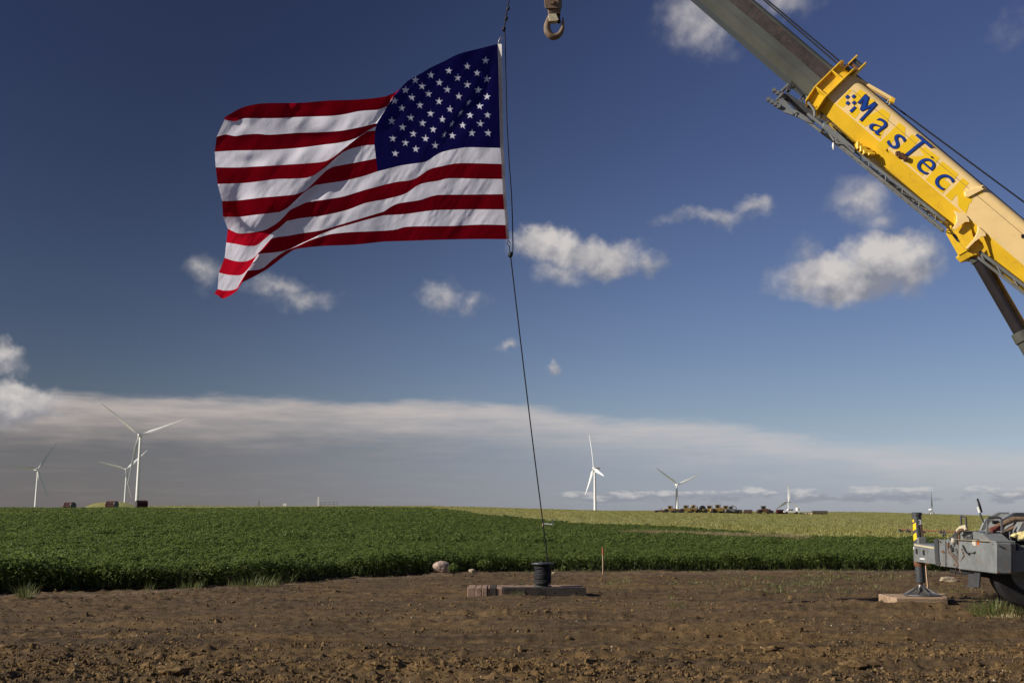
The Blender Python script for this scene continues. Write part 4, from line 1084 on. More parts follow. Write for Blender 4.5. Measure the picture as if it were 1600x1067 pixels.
# faded lettering shapes of the old sign, unfaded paint just proud of the plate
zA = lambda pts_: [(x / 10.67 + 1300, y / 10.67 + 120) for x, y in pts_]
zB = lambda pts_: [(x / 8.675 + 1390, y / 8.675 + 190) for x, y in pts_]
ghosts = [zA([(295, 212), (340, 228), (235, 345), (232, 480), (205, 505), (165, 515), (72, 458), (190, 325), (262, 250)]),
          zA([(390, 280), (475, 215), (590, 285), (430, 440), (370, 500), (330, 430), (345, 330)]),
          zA([(420, 468), (470, 590), (395, 690), (375, 700), (275, 620), (340, 545)]),
          zA([(640, 378), (690, 374), (725, 418), (650, 500), (600, 440)]),
          zA([(840, 530), (970, 620), (930, 760), (805, 1050), (680, 955), (700, 760), (545, 835), (430, 750)]),
          zB([(130, 15), (215, 80), (205, 230), (95, 205), (25, 300), (-60, 400), (-165, 310), (0, 150)]),
          zB([(305, 172), (400, 245), (190, 512), (90, 440), (70, 410)]),
          zB([(480, 345), (680, 495), (610, 590), (440, 740), (215, 540), (275, 478), (470, 462), (400, 372)]),
          zB([(715, 540), (935, 715), (875, 790), (800, 735), (745, 790), (830, 850), (715, 980), (485, 790)]),
          zB([(990, 765), (1075, 830), (990, 940), (1200, 905), (1265, 985), (1130, 1000), (1105, 1110), (900, 1000), (840, 1080), (750, 1010)]),
          [(1496, 303), (1519, 305), (1509.5, 334), (1497, 323)]]
for i, gpts in enumerate(ghosts):
    gpts = [(a, b) for a, b in gpts]
    mb = MB(); mb.prism([PB(a, b, YS - .0016 - .0001 * i) for a, b in gpts], (0, .001, 0)); o = mb.build('old_letter_patch', M['ghost'], crane); o['label'] = 'brighter yellow old letter shape'


def letter(ch, px_, py_, size, off_n=0, sx=1.0, bold=.012, tgt_h=None):
    obs = []
    for (dz, b_, mt) in ((-.010, bold, 'navy'), (-.0125, bold - .006, 'ltblue')):
        cu = bpy.data.curves.new('t', 'FONT'); cu.body = ch; cu.size = size; cu.offset = b_; cu.extrude = .001; cu.align_x = 'CENTER'; cu.shear = .10
        to = bpy.data.objects.new('t', cu); COL.objects.link(to); bpy.context.view_layer.update()
        dg = bpy.context.evaluated_depsgraph_get(); m_ = bpy.data.meshes.new_from_object(to.evaluated_get(dg)); bpy.data.objects.remove(to); bpy.data.curves.remove(cu)
        xs = [v.co.x for v in m_.vertices]; ys_ = [v.co.y for v in m_.vertices]; cx_, cy_ = (min(xs) + max(xs)) / 2, (min(ys_) + max(ys_)) / 2
        s0, n0 = Bpx(px_, py_)
        for v in m_.vertices:
            q_ = Bw(s0 + (v.co.x - cx_) * sx, n0 + (v.co.y - cy_), dz + v.co.z); v.co = q_
        obs.append((m_, mt))
    o = bpy.data.objects.new('letter', obs[0][0]); o.data.materials.clear(); o.data.materials.append(M['navy']); COL.objects.link(o); o.parent = crane; o.matrix_parent_inverse = parent_world(crane).inverted()
    o2 = bpy.data.objects.new('letter_face', obs[1][0]); o2.data.materials.clear(); o2.data.materials.append(M['ltblue']); COL.objects.link(o2); o2.parent = o
    o2.matrix_parent_inverse = parent_world(crane).inverted() @ Matrix.Identity(4) if False else Matrix.Identity(4)
    o['label'] = 'blue letter ' + ch
    return o


for ch, a, b, s_, sx_ in (('a', 1373.2, 197.6, .60, 1.12), ('s', 1400.3, 221.2, .60, 1.15), ('T', 1431.6, 232.3, .60, 1.0), ('e', 1446.6, 259.3, .60, 1.1), ('c', 1474.2, 283.6, .60, 1.12)):
    letter(ch, a, b, s_ * .97, 0, sx_, -.001)
# the M with its broken-up left leg, drawn from its outline
def flat(pts_, name, mt, d, grow=0, th_=.003, parent=crane):
    mb = MB(); mb.prism([PB(a, b, YS + d) for a, b in pts_], (0, th_, 0)); return mb.build(name, M[mt], parent)
Mo = zA([(553, 285), (622, 340), (578, 505), (708, 412), (760, 462), (495, 752), (455, 718), (642, 515), (497, 582), (462, 548), (520, 375), (462, 462), (420, 435)])
flat(Mo, 'letter', 'navy', -.010)['label'] = 'blue letter M'
Mi = zA([(556, 300), (608, 344), (560, 520), (708, 428), (742, 463), (495, 735), (470, 715), (668, 498), (498, 568), (478, 545), (541, 360), (462, 448), (436, 431)])
flat(Mi, 'letter_face', 'ltblue', -.0125)
for (zx, zy) in ((255, 337), (362, 330), (260, 440), (367, 435)):
    for r_, mt, d in ((39, 'navy', -.010), (32, 'ltblue', -.0125)):
        flat(zA([(zx - r_, zy + 3), (zx + 2, zy - r_), (zx + r_, zy - 2), (zx - 1, zy + r_)]), 'logo_square', mt, d)
for gsz, mt, d in ((0, 'navy', -.010), (5, 'ltblue', -.0125)):
    flat(zA([(288 + gsz * 1.6, 570), (373, 487 + gsz * 1.6), (408 - gsz * 1.6, 518), (325, 607 - gsz * 1.6)]), 'logo_bar', mt, d)

# lift cylinder mount
def poly(pts_, Y0, dep_, name, mt, bev=0, parent=crane, smooth=False):
    mb = MB(); mb.prism([(PB if PB_ON else P)(a, b, Y0) for a, b in pts_], (0, dep_, 0)); return mb.build(name, M[mt] if isinstance(mt, str) else mt, parent, bevel=bev, smooth=smooth)
poly([(1491, 338), (1494, 348), (1493, 356), (1513, 391), (1520, 388), (1524, 378), (1521, 366), (1514, 350)], YS + .10, .40, 'cylinder_mount', 'yellow', .006)
poly([(1491, 329), (1495, 337), (1495, 347), (1489, 357), (1492, 359), (1508, 347), (1515, 347), (1514, 342), (1508, 335)], YS - .035, .03, 'mount_gusset', 'fade', .003)
poly([(1528, 353), (1528, 361), (1523, 372), (1510, 387), (1512, 389), (1523, 378), (1534, 370), (1540.5, 369), (1540, 364)], YS - .035, .03, 'mount_gusset', 'fade', .003)
poly([(1508, 347), (1515, 347), (1520, 369), (1523, 372), (1511, 387), (1494, 358)], YS + .05, .05, 'mount_pocket', 'yellow')
ep = [PB(1492, 357, YS + .09), PB(1512, 392, YS + .09), PB(1507.5, 397, YS + .50), PB(1478, 363, YS + .50)]
MB().prism(ep, -e_ * .02).build('mount_end_plate', M['yellow'], crane, bevel=.004)
MB().prism([v - e_ * .022 for v in (PB(1489.5, 369, YS + .25), PB(1494, 367, YS + .17), PB(1500, 379, YS + .17), PB(1497, 379, YS + .25))], -e_ * .004).build('plate_slot', M['dgrey'], crane)
poly([(1512, 392), (1524, 378), (1540, 370), (1545, 388), (1538, 396), (1520, 400)], YS + .16, .5, 'rear_mount_web', 'yellow', .01)
cA, cB, cC = PB(1521, 395, YS + .4), PB(1527.5, 404, YS + .4), PB(1720, 735, YS + .4)
MB().lathe([(0, -.18), (.10, -.18), (.10, .18), (0, .18)], PB(1521, 396, YS + .4), 20, (0, 1, 0)).build('mount_pin', M['yellow'], crane, smooth=True)
ax_ = (cC - cB).normalized()
MB().lathe([(0, 0), (.125, 0), (.125, .09), (0, .09)], cB - ax_ * .04, 24, ax_).build('rod_collar', M['greyboom'], crane, smooth=True)
cM = PB(1597, 519, YS + .4); L1 = (cM - cB).length
MB().lathe([(.108, .05), (.108, L1)], cB, 28, ax_).build('lift_rod', M['rod'], crane, smooth=True)
MB().lathe([(.108, L1 - .02), (.15, L1 - .02), (.155, L1 + .14), (.135, L1 + .16), (.135, (cC - cB).length), (0, (cC - cB).length)], cB, 28, ax_).build('cylinder_barrel', M['greyboom'], crane, smooth=True)
off = Vector((.13, 0, .045)); MB().tube([cB + off + ax_ * .1, cB + off + ax_ * (L1 + .2)], .018, 8).build('cylinder_pipe', M['yellow'], crane, smooth=True)

# stowed lattice jib below the boom
def tubeobj(a, b, r, name='jib_chord', mt='grey'):
    mb = MB(); mb.tube([a, b], r, 8); return mb.build(name, M[mt], crane, smooth=True)
for (p0_, p1_, d_, r_) in (((1262, 178), (1476, 345), .10, .030), ((1306, 221), (1474, 359), .06, .026), ((1262, 190), (1476, 350), .62, .030), ((1306, 224), (1474, 362), .58, .026),
                              ((1530, 393), (1660, 492), .10, .030), ((1528, 402), (1660, 505), .06, .026), ((1530, 396), (1660, 495), .6, .03)):
    tubeobj(PB(*p0_, YS + d_), PB(*p1_, YS + d_), r_)
nseg = 13
for i in range(nseg):
    f0, f1 = i / nseg, (i + 1) / nseg
    u0 = (1306 + (1476 - 1306) * f0, 212 + (345 - 212) * f0); l0 = (1306 + 168 * f0, 221 + 138 * f0); u1 = (1306 + 170 * f1, 212 + 133 * f1); l1 = (1306 + 168 * f1, 221 + 138 * f1)
    tubeobj(PB(*l0, YS + .06), PB(*(u1 if i % 2 else u0), YS + .10), .012, 'jib_lacing'); 
    tubeobj(PB(*l0, YS + .06), PB(l1[0], l1[1] + 3, YS + .58), .010, 'jib_lacing'); tubeobj(PB(*u0, YS + .10), PB(l0[0], l0[1] + 3, YS + .58), .010, 'jib_lacing')
for i in range(5):
    f0 = i / 5; tubeobj(PB(1530 + 130 * f0, 393 + 99 * f0, YS + .1), PB(1540 + 130 * f0, 411 + 99 * f0, YS + .06), .012, 'jib_lacing'); tubeobj(PB(1532 + 130 * f0, 404 + 99 * f0, YS + .06), PB(1545 + 130 * f0, 408 + 99 * f0, YS + .6), .010, 'jib_lacing')
zC = lambda pts_: [(x / 8.894 + 1190, y / 8.894 + 120) for x, y in pts_]
# fork plates at the jib end
poly(zC([(215, 345), (255, 305), (330, 330), (430, 445), (540, 500), (640, 570), (735, 660), (640, 635), (500, 560), (330, 500), (240, 440)]), YS + .02, .03, 'jib_fork', 'grey', .004)
poly(zC([(290, 250), (370, 225), (470, 300), (560, 350), (700, 430), (735, 475), (760, 600), (640, 550), (520, 490), (420, 400), (330, 330)]), YS + .45, .03, 'jib_fork', 'dgrey', .004)
poly(zC([(860, 640), (960, 700), (1080, 790), (1300, 990), (1290, 1060), (1130, 930), (960, 800), (850, 700)]), YS + .05, .05, 'jib_plate', 'grey', .004)
poly(zC([(960, 620), (1000, 640), (1110, 740), (1320, 970), (1240, 940), (1000, 690)]), YS + .40, .05, 'jib_plate', 'dgrey', .004)
for (a, b, r_) in (((95, 320), (240, 420), .035), ((175, 195), (320, 300), .035)):
    (x0, y0), (x1, y1) = zC([a, b]); d_ = YS + (.02 if a[0] == 95 else .45)
    mb = MB(); mb.tube([PB(x0, y0, d_), PB(x1, y1, d_)], .03, 8)
    for t in (0, .33, .66, 1): mb.tube([PB(x0 + (x1 - x0) * t, y0 + (y1 - y0) * t - 1.5, d_ - .05), PB(x0 + (x1 - x0) * t, y0 + (y1 - y0) * t + 1, d_ + .05)], .035, 8)
    mb.build('fork_lug', M['grey'], crane, smooth=True)
for (a, b, d0_, d1_, r_) in (((205, 340), (300, 240), .02, .45, .028), ((270, 215), (425, 70), .45, .60, .030), ((520, 330), (610, 240), .3, .5, .014), ((545, 350), (635, 255), .3, .5, .014), ((630, 270), (660, 400), .2, .2, .022),
                              ((650, 350), (730, 470), .1, .1, .022), ((735, 470), (740, 560), .1, .1, .025), ((790, 580), (850, 500), .1, .3, .030), ((880, 660), (965, 610), .1, .3, .022), ((430, 505), (455, 455), .02, .2, .012),
                              ((420, 520), (490, 495), .0, .0, .010), ((470, 560), (505, 500), .02, .02, .014), ((500, 520), (700, 650), .1, .3, .02), ((560, 520), (730, 640), .2, .3, .016), ((1040, 915), (1080, 870), .05, .1, .012), ((850, 660), (1010, 890), .1, .1, .02),
                              ((1040, 925), (1160, 940), .02, .02, .016), ((1160, 940), (1290, 1050), .02, .02, .016)):
    (x0, y0), (x1, y1) = zC([a, b]); tubeobj(PB(x0, y0, YS + d0_), PB(x1, y1, YS + d1_), r_, 'jib_strut')
mb = MB()
for (x, y) in ((400, 130), (420, 110), (380, 160), (440, 140), (370, 190), (740, 590), (780, 600), (820, 640), (870, 730), (930, 790)):
    (a, b), = zC([(x, y)]); mb.box(PB(a, b, YS + .3), (.06, .12, .04), None)
mb.build('jib_fittings', M['steel'], crane)
x0, y0 = zC([(1002, 905)])[0]; x1, y1 = zC([(1002, 960)])[0]; tubeobj(PB(x0, y0, YS), PB(x1, y1, YS), .004, 'weight_cord', 'rope')
MB().lathe([(0, 0), (.018, .02), (.026, .08), (.014, .13), (0, .14)], PB(*zC([(1002, 1022)])[0], YS), 10).build('plumb_weight', M['whitep'], crane, smooth=True)

PB_ON = False
# ---- carrier: bumper end, outrigger, deck.  Side (end) plane about x=7.5, from Y=16.8 to 19.4
def XZ(px_, py_, Y): q_ = P(px_, py_, Y); return q_
JY = 21.3
def endface(pts_, name, mt, th_=.05, bev=.006):      # polygon given as (px, Y-depth, py) on the end plane
    mb = MB(); mb.prism([P(a, b, Y) for a, Y, b in pts_], (th_, 0, 0)); return mb.build(name, M[mt], crane, bevel=bev)
def vplane(a, b):
    A_, B_ = P(a[0], 850, a[1]), P(b[0], 850, b[1]); t_ = (B_ - A_); t_.z = 0; nn = Vector((t_.y, -t_.x, 0)).normalized(); return A_, nn
VP1, VP2 = vplane((1427, 21.3), (1468, 19.4)), vplane((1468, 19.4), (1556, 16.8))
def E(px_, py_):
    A_, nn = VP1 if px_ < 1468 else VP2
    r_ = ray(px_, py_); return Vector((0, 0, CZ)) + r_ * ((A_ - Vector((0, 0, CZ))).dot(nn) / r_.dot(nn))
def eplate(pts_, name, mt='grey', th_=.06, dx=0, bev=.006):
    mb = MB(); mb.prism([E(a, b) + Vector((dx, 0, 0)) for a, b in pts_], (th_, 0, 0)); return mb.build(name, M[mt], crane, bevel=bev)
# outrigger beam
mb = MB(); a_ = [E(1427, 848), E(1465, 853), E(1468.5, 882.5), E(1427.5, 877)]
mb.prism(a_, (.34, 0, 0)); mb.build('outrigger_beam', M['grey'], crane, bevel=.008)
for (a, b) in ((1433, 861), (1444, 863)):
    p_ = E(a, b); MB().lathe([(0, 0), (.055, 0), (.055, .012), (0, .012)], p_ - Vector((.012, 0, 0)), 14, (1, 0, 0)).build('beam_hole', M['black'], crane)
eplate([(1437.5, 871), (1445, 871.8), (1445, 874.3), (1437.5, 873.5)], 'beam_label', 'whitep', .004, -.006, 0)
eplate([(1427.5, 854), (1429, 854), (1429, 858), (1427.5, 858)], 'end_label', 'whitep', .004, -.006, 0)
eplate([(1429, 849.5), (1462, 855), (1462, 857.5), (1429, 852)], 'beam_rust_edge', 'wear', .008, -.006, 0)
# jack
jx = P(1433.5, 860, JY).x; zt_ = P(1433, 801, JY).z; zb_ = P(1433, 848, JY).z; jc = Vector((jx + .02, JY - .02, 0))
def L(prof, name, mt, n=24): return MB().lathe(prof, jc, n).build(name, mt, crane, smooth=True)
L([(0, zt_ + .01), (.080, zt_ + .01), (.096, zt_), (.096, zt_ - .05), (.083, zt_ - .05), (.083, zb_ - .40), (0, zb_ - .4)], 'jack_housing', M['dgrey'])
for yy0 in (819, 834.5):
    z0 = P(1433, yy0, JY).z; mb = MB(); vs = []
    for a in np.linspace(R(150), R(232), 8): vs.append(jc + Vector((math.cos(a) * .0845, math.sin(a) * .0845, z0 + .006 + (a - R(190)) * .04)))
    for a in np.linspace(R(232), R(150), 8): vs.append(jc + Vector((math.cos(a) * .0845, math.sin(a) * .0845, z0 - .115 + (a - R(190)) * .04)))
    n8 = 8; mb.add(vs, [(i, i + 1, 15 - i - 1, 15 - i) for i in range(7)]); o = mb.build('hazard_stripe', M['ghost'], crane)
z0 = P(1433, 813, JY).z; mb = MB(); vs = []
for a in np.linspace(R(150), R(205), 6): vs.append(jc + Vector((math.cos(a) * .0845, math.sin(a) * .0845, z0 + .02)))
for a in np.linspace(R(205), R(150), 6): vs.append(jc + Vector((math.cos(a) * .0845, math.sin(a) * .0845, z0 - .03)))
mb.add(vs, [(i, i + 1, 11 - i - 1, 11 - i) for i in range(5)]); mb.build('hazard_stripe', M['ghost'], crane)
cu = bpy.data.curves.new('t', 'FONT'); cu.body = '3'; cu.size = .13; cu.extrude = .002; cu.offset = .004; cu.align_x = 'CENTER'
to = bpy.data.objects.new('t', cu); COL.objects.link(to); bpy.context.view_layer.update(); m_ = bpy.data.meshes.new_from_object(to.evaluated_get(bpy.context.evaluated_depsgraph_get())); bpy.data.objects.remove(to)
m_.materials.clear(); m_.materials.append(M['whitep']); z3 = P(1433, 819, JY).z
for v in m_.vertices: v.co = jc + Vector((v.co.x + .018, -.098 - v.co.z, z3 + v.co.y))
o = bpy.data.objects.new('number_plate', m_); COL.objects.link(o); o.parent = crane; o.matrix_parent_inverse = parent_world(crane).inverted()
for dx in (.025, .05): MB().tube([jc + Vector((dx, -.10, z3 - .02)), jc + Vector((dx + .012, -.11, zb_ + .07)), jc + Vector((dx + .02, -.10, zb_ - .02))], .008, 6).build('jack_hose', M['hose'], crane, smooth=True)
MB().box((jc.x + .03, jc.y - .04, zb_ + .04), (.16, .2, .14)).build('jack_bracket', M['grey'], crane, bevel=.01)
zu = P(1433, 878, JY).z
L([(0, zu + .02), (.105, zu + .02), (.105, zu - .06), (.08, zu - .09), (0, zu - .09)], 'jack_gland', M['rust'])
zr = P(1433, 910, JY).z
L([(0, zu - .08), (.088, zu - .08), (.088, zr + .01), (.07, zr - .005), (0, zr - .005)], 'jack_rod', M['dgrey'])
zf = P(1433, 929.5, JY).z
L([(0, zr), (.035, zr), (.035, zr - .05), (0, zr - .05)], 'jack_ball', M['rust'])
L([(0, zr - .035), (.055, zr - .035), (.07, zf + .10), (.33, zf + .018), (.33, zf), (0, zf)], 'outrigger_float', M['steel'], 28)
for k_ in range(8):
    a = k_ * math.pi / 4 + .2; d_ = Vector((math.cos(a), math.sin(a), 0)); sd = Vector((-d_.y, d_.x, 0)) * .008; c_ = Vector((jc.x, jc.y, 0))
    MB().prism([c_ + d_ * .06 + sd + Vector((0, 0, zr - .06)), c_ + d_ * .31 + sd + Vector((0, 0, zf + .03)), c_ + d_ * .31 + sd + Vector((0, 0, zf + .01)), c_ + d_ * .06 + sd + Vector((0, 0, zf + .01))], -sd * 2).build('float_rib', M['steel'], crane)
# housing / end wall
eplate([(1461, 842), (1467, 843), (1469, 884), (1464.5, 883)], 'housing_flange', 'dgrey', .10, -.03)
eplate([(1466, 842.5), (1479, 842.5), (1496, 830), (1508.5, 830), (1509, 889), (1468.5, 884)], 'end_panel', 'grey', .30)
eplate([(1508.5, 831), (1521, 830), (1535, 833), (1546, 843), (1556, 845), (1556.5, 896.5), (1536, 893), (1509, 889)], 'end_panel', 'grey', .30)
eplate([(1484, 842), (1495, 831.5), (1497, 832), (1497, 850)], 'gusset_plate', 'dgrey', .02, -.03)
eplate([(1511, 846), (1520, 833.5), (1521, 848)], 'gusset_plate', 'dgrey', .02, -.03)
for (a, b, lens, rad, sz) in ((1492, 845, 'lens', .055, 0),):
    p_ = E(a, b); MB().lathe([(0, -.06), (rad, -.05), (rad, 0), (0, 0)], p_, 14, (1, -.2, 0)).build('work_lamp', M['lens'], crane, smooth=True)
p_ = E(1514.5, 847); MB().lathe([(0, -.07), (.10, -.05), (.10, 0), (0, 0)], p_, 18, (1, -.15, 0)).build('round_reflector', M['steel'], crane, smooth=True)
eplate([(1524.5, 843), (1530, 843.5), (1530, 852.5), (1524.5, 852)], 'headlamp', 'lens', .04, -.06, .004)
eplate([(1523.5, 842), (1531, 842.5), (1531, 853.7), (1523.5, 853)], 'headlamp_frame', 'black', .04, -.035, .002)
eplate([(1531.5, 844), (1534, 844.5), (1534, 852.5), (1531.5, 852)], 'marker_lamp', 'amber', .04, -.05, .003)
eplate([(1520, 860.5), (1530, 861), (1530, 869.5), (1520, 869)], 'step_recess', 'black', .02, -.018, 0)
eplate([(1514, 860), (1531, 861), (1530.5, 864), (1514, 863)], 'tow_step', 'grey', .10, -.10)
eplate([(1508, 856), (1512.5, 856), (1513, 884), (1508, 883)], 'white_hose_sleeve', 'whitep', .03, -.05)
for (a, b) in ((1473, 861), (1475, 862), (1484, 863), (1536, 868), (1549, 868)):
    p_ = E(a, b); MB().box(p_ - Vector((.01, 0, 0)), (.02, .06, .03)).build('latch', M['rust'], crane)
for (a, b) in ((1470, 846), (1470, 880), (1505, 836), (1505, 884), (1512, 886), (1541, 848), (1553, 850), (1553, 890), (1541, 888), (1528, 884), (1479, 880), (1492, 882)):
    MB().lathe([(0, -.02), (.016, -.02), (.016, 0), (0, 0)], E(a, b), 8, (1, 0, 0)).build('bolt', M['steel'] if a % 2 else M['rust'], crane)
eplate([(1540, 845), (1540.7, 845), (1540.7, 893.5), (1540, 893.4)], 'panel_seam', 'black', .006, -.008, 0)
eplate([(1478, 843.5), (1478.6, 843.5), (1478.6, 885.2), (1478, 885.1)], 'panel_seam', 'black', .006, -.008, 0)
eplate([(1544, 853), (1551, 853.5), (1551, 858.5), (1544, 858)], 'warning_label', 'ghost', .004, -.008, 0)
eplate([(1547.5, 872), (1552, 872.5), (1552, 876.5), (1547.5, 876)], 'warning_label', 'whitep', .004, -.008, 0)
for (a, b, c_) in ((1559, 851, 'steel'), (1578, 851, 'steel'), (1559, 893, 'rust'), (1578, 893, 'rust')): MB().lathe([(0, -.02), (.014, -.02), (.014, 0), (0, 0)], P(a, b, 16.76), 8, (0, 1, 0)).build('bolt', M[c_], crane)
# upright pipe and hoses, straps
MB().tube([E(1506, 830) - Vector((.08, 0, 0)), E(1506.5, 850) - Vector((.08, 0, 0)), E(1507, 882) - Vector((.08, 0, 0))], .022, 8).build('upright_pipe', M['hose'], crane, smooth=True)
def hose(pts_, mt='hose', r=.009, name='hose'): 
    MB().tube([E(a, b) - Vector((.10, 0, 0)) for a, b in pts_], r, 6).build(name, M[mt], crane, smooth=True)
hose([(1492, 846), (1490, 855), (1491, 860), (1498, 870), (1506, 882), (1503, 890), (1501, 900), (1504, 908), (1508, 905)])
hose([(1493, 852), (1496, 862), (1503, 874), (1507, 884), (1511, 895)])
hose([(1512, 857), (1516, 868), (1510, 878), (1504, 886)], r=.010)
hose([(1514, 852), (1518, 860), (1524, 866)], 'black', .016)
hose([(1491, 848), (1491, 856)], 'machr', .022, 'red_grip'); hose([(1495, 852), (1498, 861)], 'black', .02)
hose([(1506, 829), (1511, 824), (1518, 823), (1520, 828)], 'wear', .035, 'rope_bundle'); hose([(1507, 832), (1512, 828), (1519, 826)], 'hose', .03, 'rope_bundle')
hose([(1483, 838), (1484.5, 828), (1485.5, 833), (1486.5, 836)], 'dgrey', .014, 'grab_bar')
hose([(1512, 825), (1511, 805.5), (1519, 808.5), (1520, 825)], 'dgrey', .016, 'grab_bar')
# mudflap brackets hanging below
eplate([(1511, 890), (1520, 891), (1520, 916), (1511, 914.5)], 'mud_flap', 'dgrey', .03, .02)
eplate([(1524, 886), (1533, 887), (1531, 918), (1523, 917)], 'mud_flap', 'dgrey', .03, -.02)
eplate([(1510, 886), (1534, 888), (1534, 891), (1510, 889)], 'flap_bracket', 'grey', .10, -.05); eplate([(1511, 913.5), (1523, 917.5), (1523, 919), (1511, 915.5)], 'flap_bar', 'steel', .06, -.02)
# camera-side boxes
def fbox(x0, x1, y0, y1, Y, dep_, name, mt='grey', bev=.012): return poly([(x0, y0), (x1, y0), (x1, y1), (x0, y1)], Y, dep_, name, mt, bev)
fbox(1556.2, 1581, 848, 896, 16.77, 1.4, 'front_box'); fbox(1581.5, 1900, 860, 894, 16.85, 1.3, 'side_box')
fbox(1539, 1578, 831, 845, 17.4, 1.2, 'deck_locker', 'dgrey', .015); fbox(1578, 1582, 830, 850, 17.35, 1.2, 'locker_post')
poly([(1541, 845), (1582, 845), (1582, 848.5), (1556, 848.5), (1548, 847)], 17.0, 1.3, 'deck_ledge', 'wear', .006)
fbox(1583, 1592, 849, 859, 17.1, .8, 'dark_recess', 'black', 0)
fbox(1590, 1900, 852, 860, 17.2, 1.6, 'deck_beam')
# cab / engine hood
poly([(1529, 833), (1539, 811), (1560, 800), (1578, 800), (1571, 812), (1556, 833)], 19.0, .05, 'sloping_hood', 'grey', .01)
mb = MB(); mb.prism([P(1577, 833, 18.0), P(1589, 816, 18.0), P(1607, 802, 18.0), P(1950, 802, 18.0), P(1950, 833, 18.0)], (0, 1.2, 0)); mb.build('engine_hood', M['grey'], crane, bevel=.02)
poly([(1563, 816), (1576, 808), (1587, 800.5), (1900, 800.5), (1900, 833), (1545, 833)], 17.85, .10, 'hood_side', 'dgrey', .01)
def bar(pts_, r, name, mt, Y): MB().tube([P(a, b, Y) for a, b in pts_], r, 8).build(name, M[mt], crane, smooth=True)
bar([(1546, 829), (1568, 818), (1584, 811), (1600, 811.5), (1700, 812)], .045, 'boom_rest_tube', 'hookblk', 17.5)
bar([(1568, 832), (1582, 824), (1597, 817), (1700, 815)], .035, 'boom_rest_tube', 'hookblk', 17.5)
bar([(1542.5, 833), (1542.5, 812), (1545, 808.5), (1562, 808.5), (1565, 811), (1565.5, 832)], .020, 'guard_hoop', 'steel', 17.3)
bar([(1549, 828), (1556, 826), (1563, 824)], .04, 'red_strap', 'strap', 17.4)
bar([(1551, 815.5), (1560, 815.5)], .03, 'wiper_arm', 'black', 17.6)
poly([(1590, 828), (1597, 815), (1640, 812), (1640, 845), (1592, 845)], 17.3, .5, 'wheel_arch', 'grey', .01)
# mirror on a thin arm
bar([(1537, 816), (1535, 811), (1531, 801)], .013, 'mirror_arm', 'dgrey', 17.9); bar([(1531, 800.5), (1528.5, 791.5)], .026, 'mirror_sleeve', 'whitep', 17.9)
mc = P(1530.6, 789.5, 17.85); MB().lathe([(0, -.02), (.11, -.015), (.12, 0), (.11, .015), (0, .02)], mc, 20, Vector((1, -.45, .25))).build('round_mirror', M['black'], crane, smooth=True).scale = (1, 1, 1)
# tyre, lifted off the ground
tc_ = P(1602, 893, 17.6); 
for (ty, dx_) in ((17.6, 0), (18.9, .62)):
    c_ = Vector((tc_.x + dx_, ty, tc_.z)); o = MB().lathe([(.30, -.14), (.47, -.17), (.53, -.15), (.545, 0), (.53, .15), (.47, .17), (.30, .14)], c_, 40, (0, 1, 0)).build('tyre', M['black'], crane, smooth=True)
    MB().lathe([(0, -.08), (.2, -.10), (.28, -.12), (.31, -.10), (.31, .1)], c_, 28, (0, 1, 0)).build('wheel_rim', M['grey'], o, smooth=True).matrix_parent_inverse = Matrix.Identity(4)
fbox(1546, 1900, 893, 903, 17.6, 1.6, 'underframe', 'black')
# rest of the carrier out to the right, and the slewing base carrying the boom
mb = MB(); mb.box((14.2, 18.1, 1.05), (11.4, 2.3, .5)); mb.build('carrier_frame', M['grey'], crane, bevel=.03)
for xx_ in (10.6, 15.8, 17.2):
    for ty in (17.1, 19.0):
        c_ = Vector((xx_, ty, tc_.z)); o = MB().lathe([(.30, -.14), (.47, -.17), (.53, -.15), (.545, 0), (.53, .15), (.47, .17), (.30, .14)], c_, 32, (0, 1, 0)).build('tyre', M['black'], crane, smooth=True)
mb = MB(); mb.box((15.0, 18.1, 2.3), (3.6, 2.2, 1.6)); mb.build('superstructure', M['yellow'], crane, bevel=.05)
# yellow rag on the deck
rg = P(1594, 839, 17.15); bm_rag = rockmesh(77, 3, .55, 'rag', 'rag', .7); o = bpy.data.objects.new('cloth_bundle', bm_rag); bm_rag.shade_smooth(); COL.objects.link(o); o.location = rg + Vector((.06, 0, .02)); o.scale = (.11, .09, .085)
tag(o, 'crumpled pale yellow cloth bundle lying on the crane deck', 'cloth'); 
rg = P(1585.5, 836.5, 17.15); o2 = bpy.data.objects.new('cloth_bundle', rockmesh(79, 3, .4, 'rag', 'rag', .8)); o2.data.shade_smooth(); COL.objects.link(o2); o2.location = rg; o2.scale = (.05, .045, .045)
tag(o2, 'small knotted yellow cloth left of the crumpled cloth bundle', 'cloth')

# outrigger mat
gm = P(1433, 933, 21.0); zt2 = 0.0
om = empty('outrigger_mat', (gm.x, 21.2, 0), 0, 'brown timber pad under the crane outrigger foot', 'timber mat')
zf0 = zf - .008
pA_, pB_, pC_ = G(1372, 934), G(1401, 941), G(1484, 941)
cor = [Vector((P(1372, 925, 21.8).x, 21.8, 0)), Vector((P(1401, 940, 20.72).x, 20.72, 0)), Vector((P(1483, 941, 20.7).x, 20.75, 0)), Vector((P(1478, 930, 21.9).x, 21.95, 0))]
for j in range(4):
    f0, f1 = j / 4 + .006, (j + 1) / 4 - .006
    a_, b_ = cor[1].lerp(cor[0], f0), cor[1].lerp(cor[0], f1); c_, d_ = cor[2].lerp(cor[3], f1), cor[2].lerp(cor[3], f0)
    h_ = zf0 - random.uniform(0, .006); mb = MB(); mb.prism([Vector((v.x, v.y, -.08)) for v in (a_, b_, c_, d_)], (0, 0, h_ + .08)); o = mb.build('timber', M['browntimber'], om, bevel=.012)
lath(1451, 924, 867, 'wooden survey stake with pink mark standing by the outrigger foot', -.035, M['lath'], .02)
st = [o for o in bpy.data.objects if o.name.startswith('survey_stake')][-1]
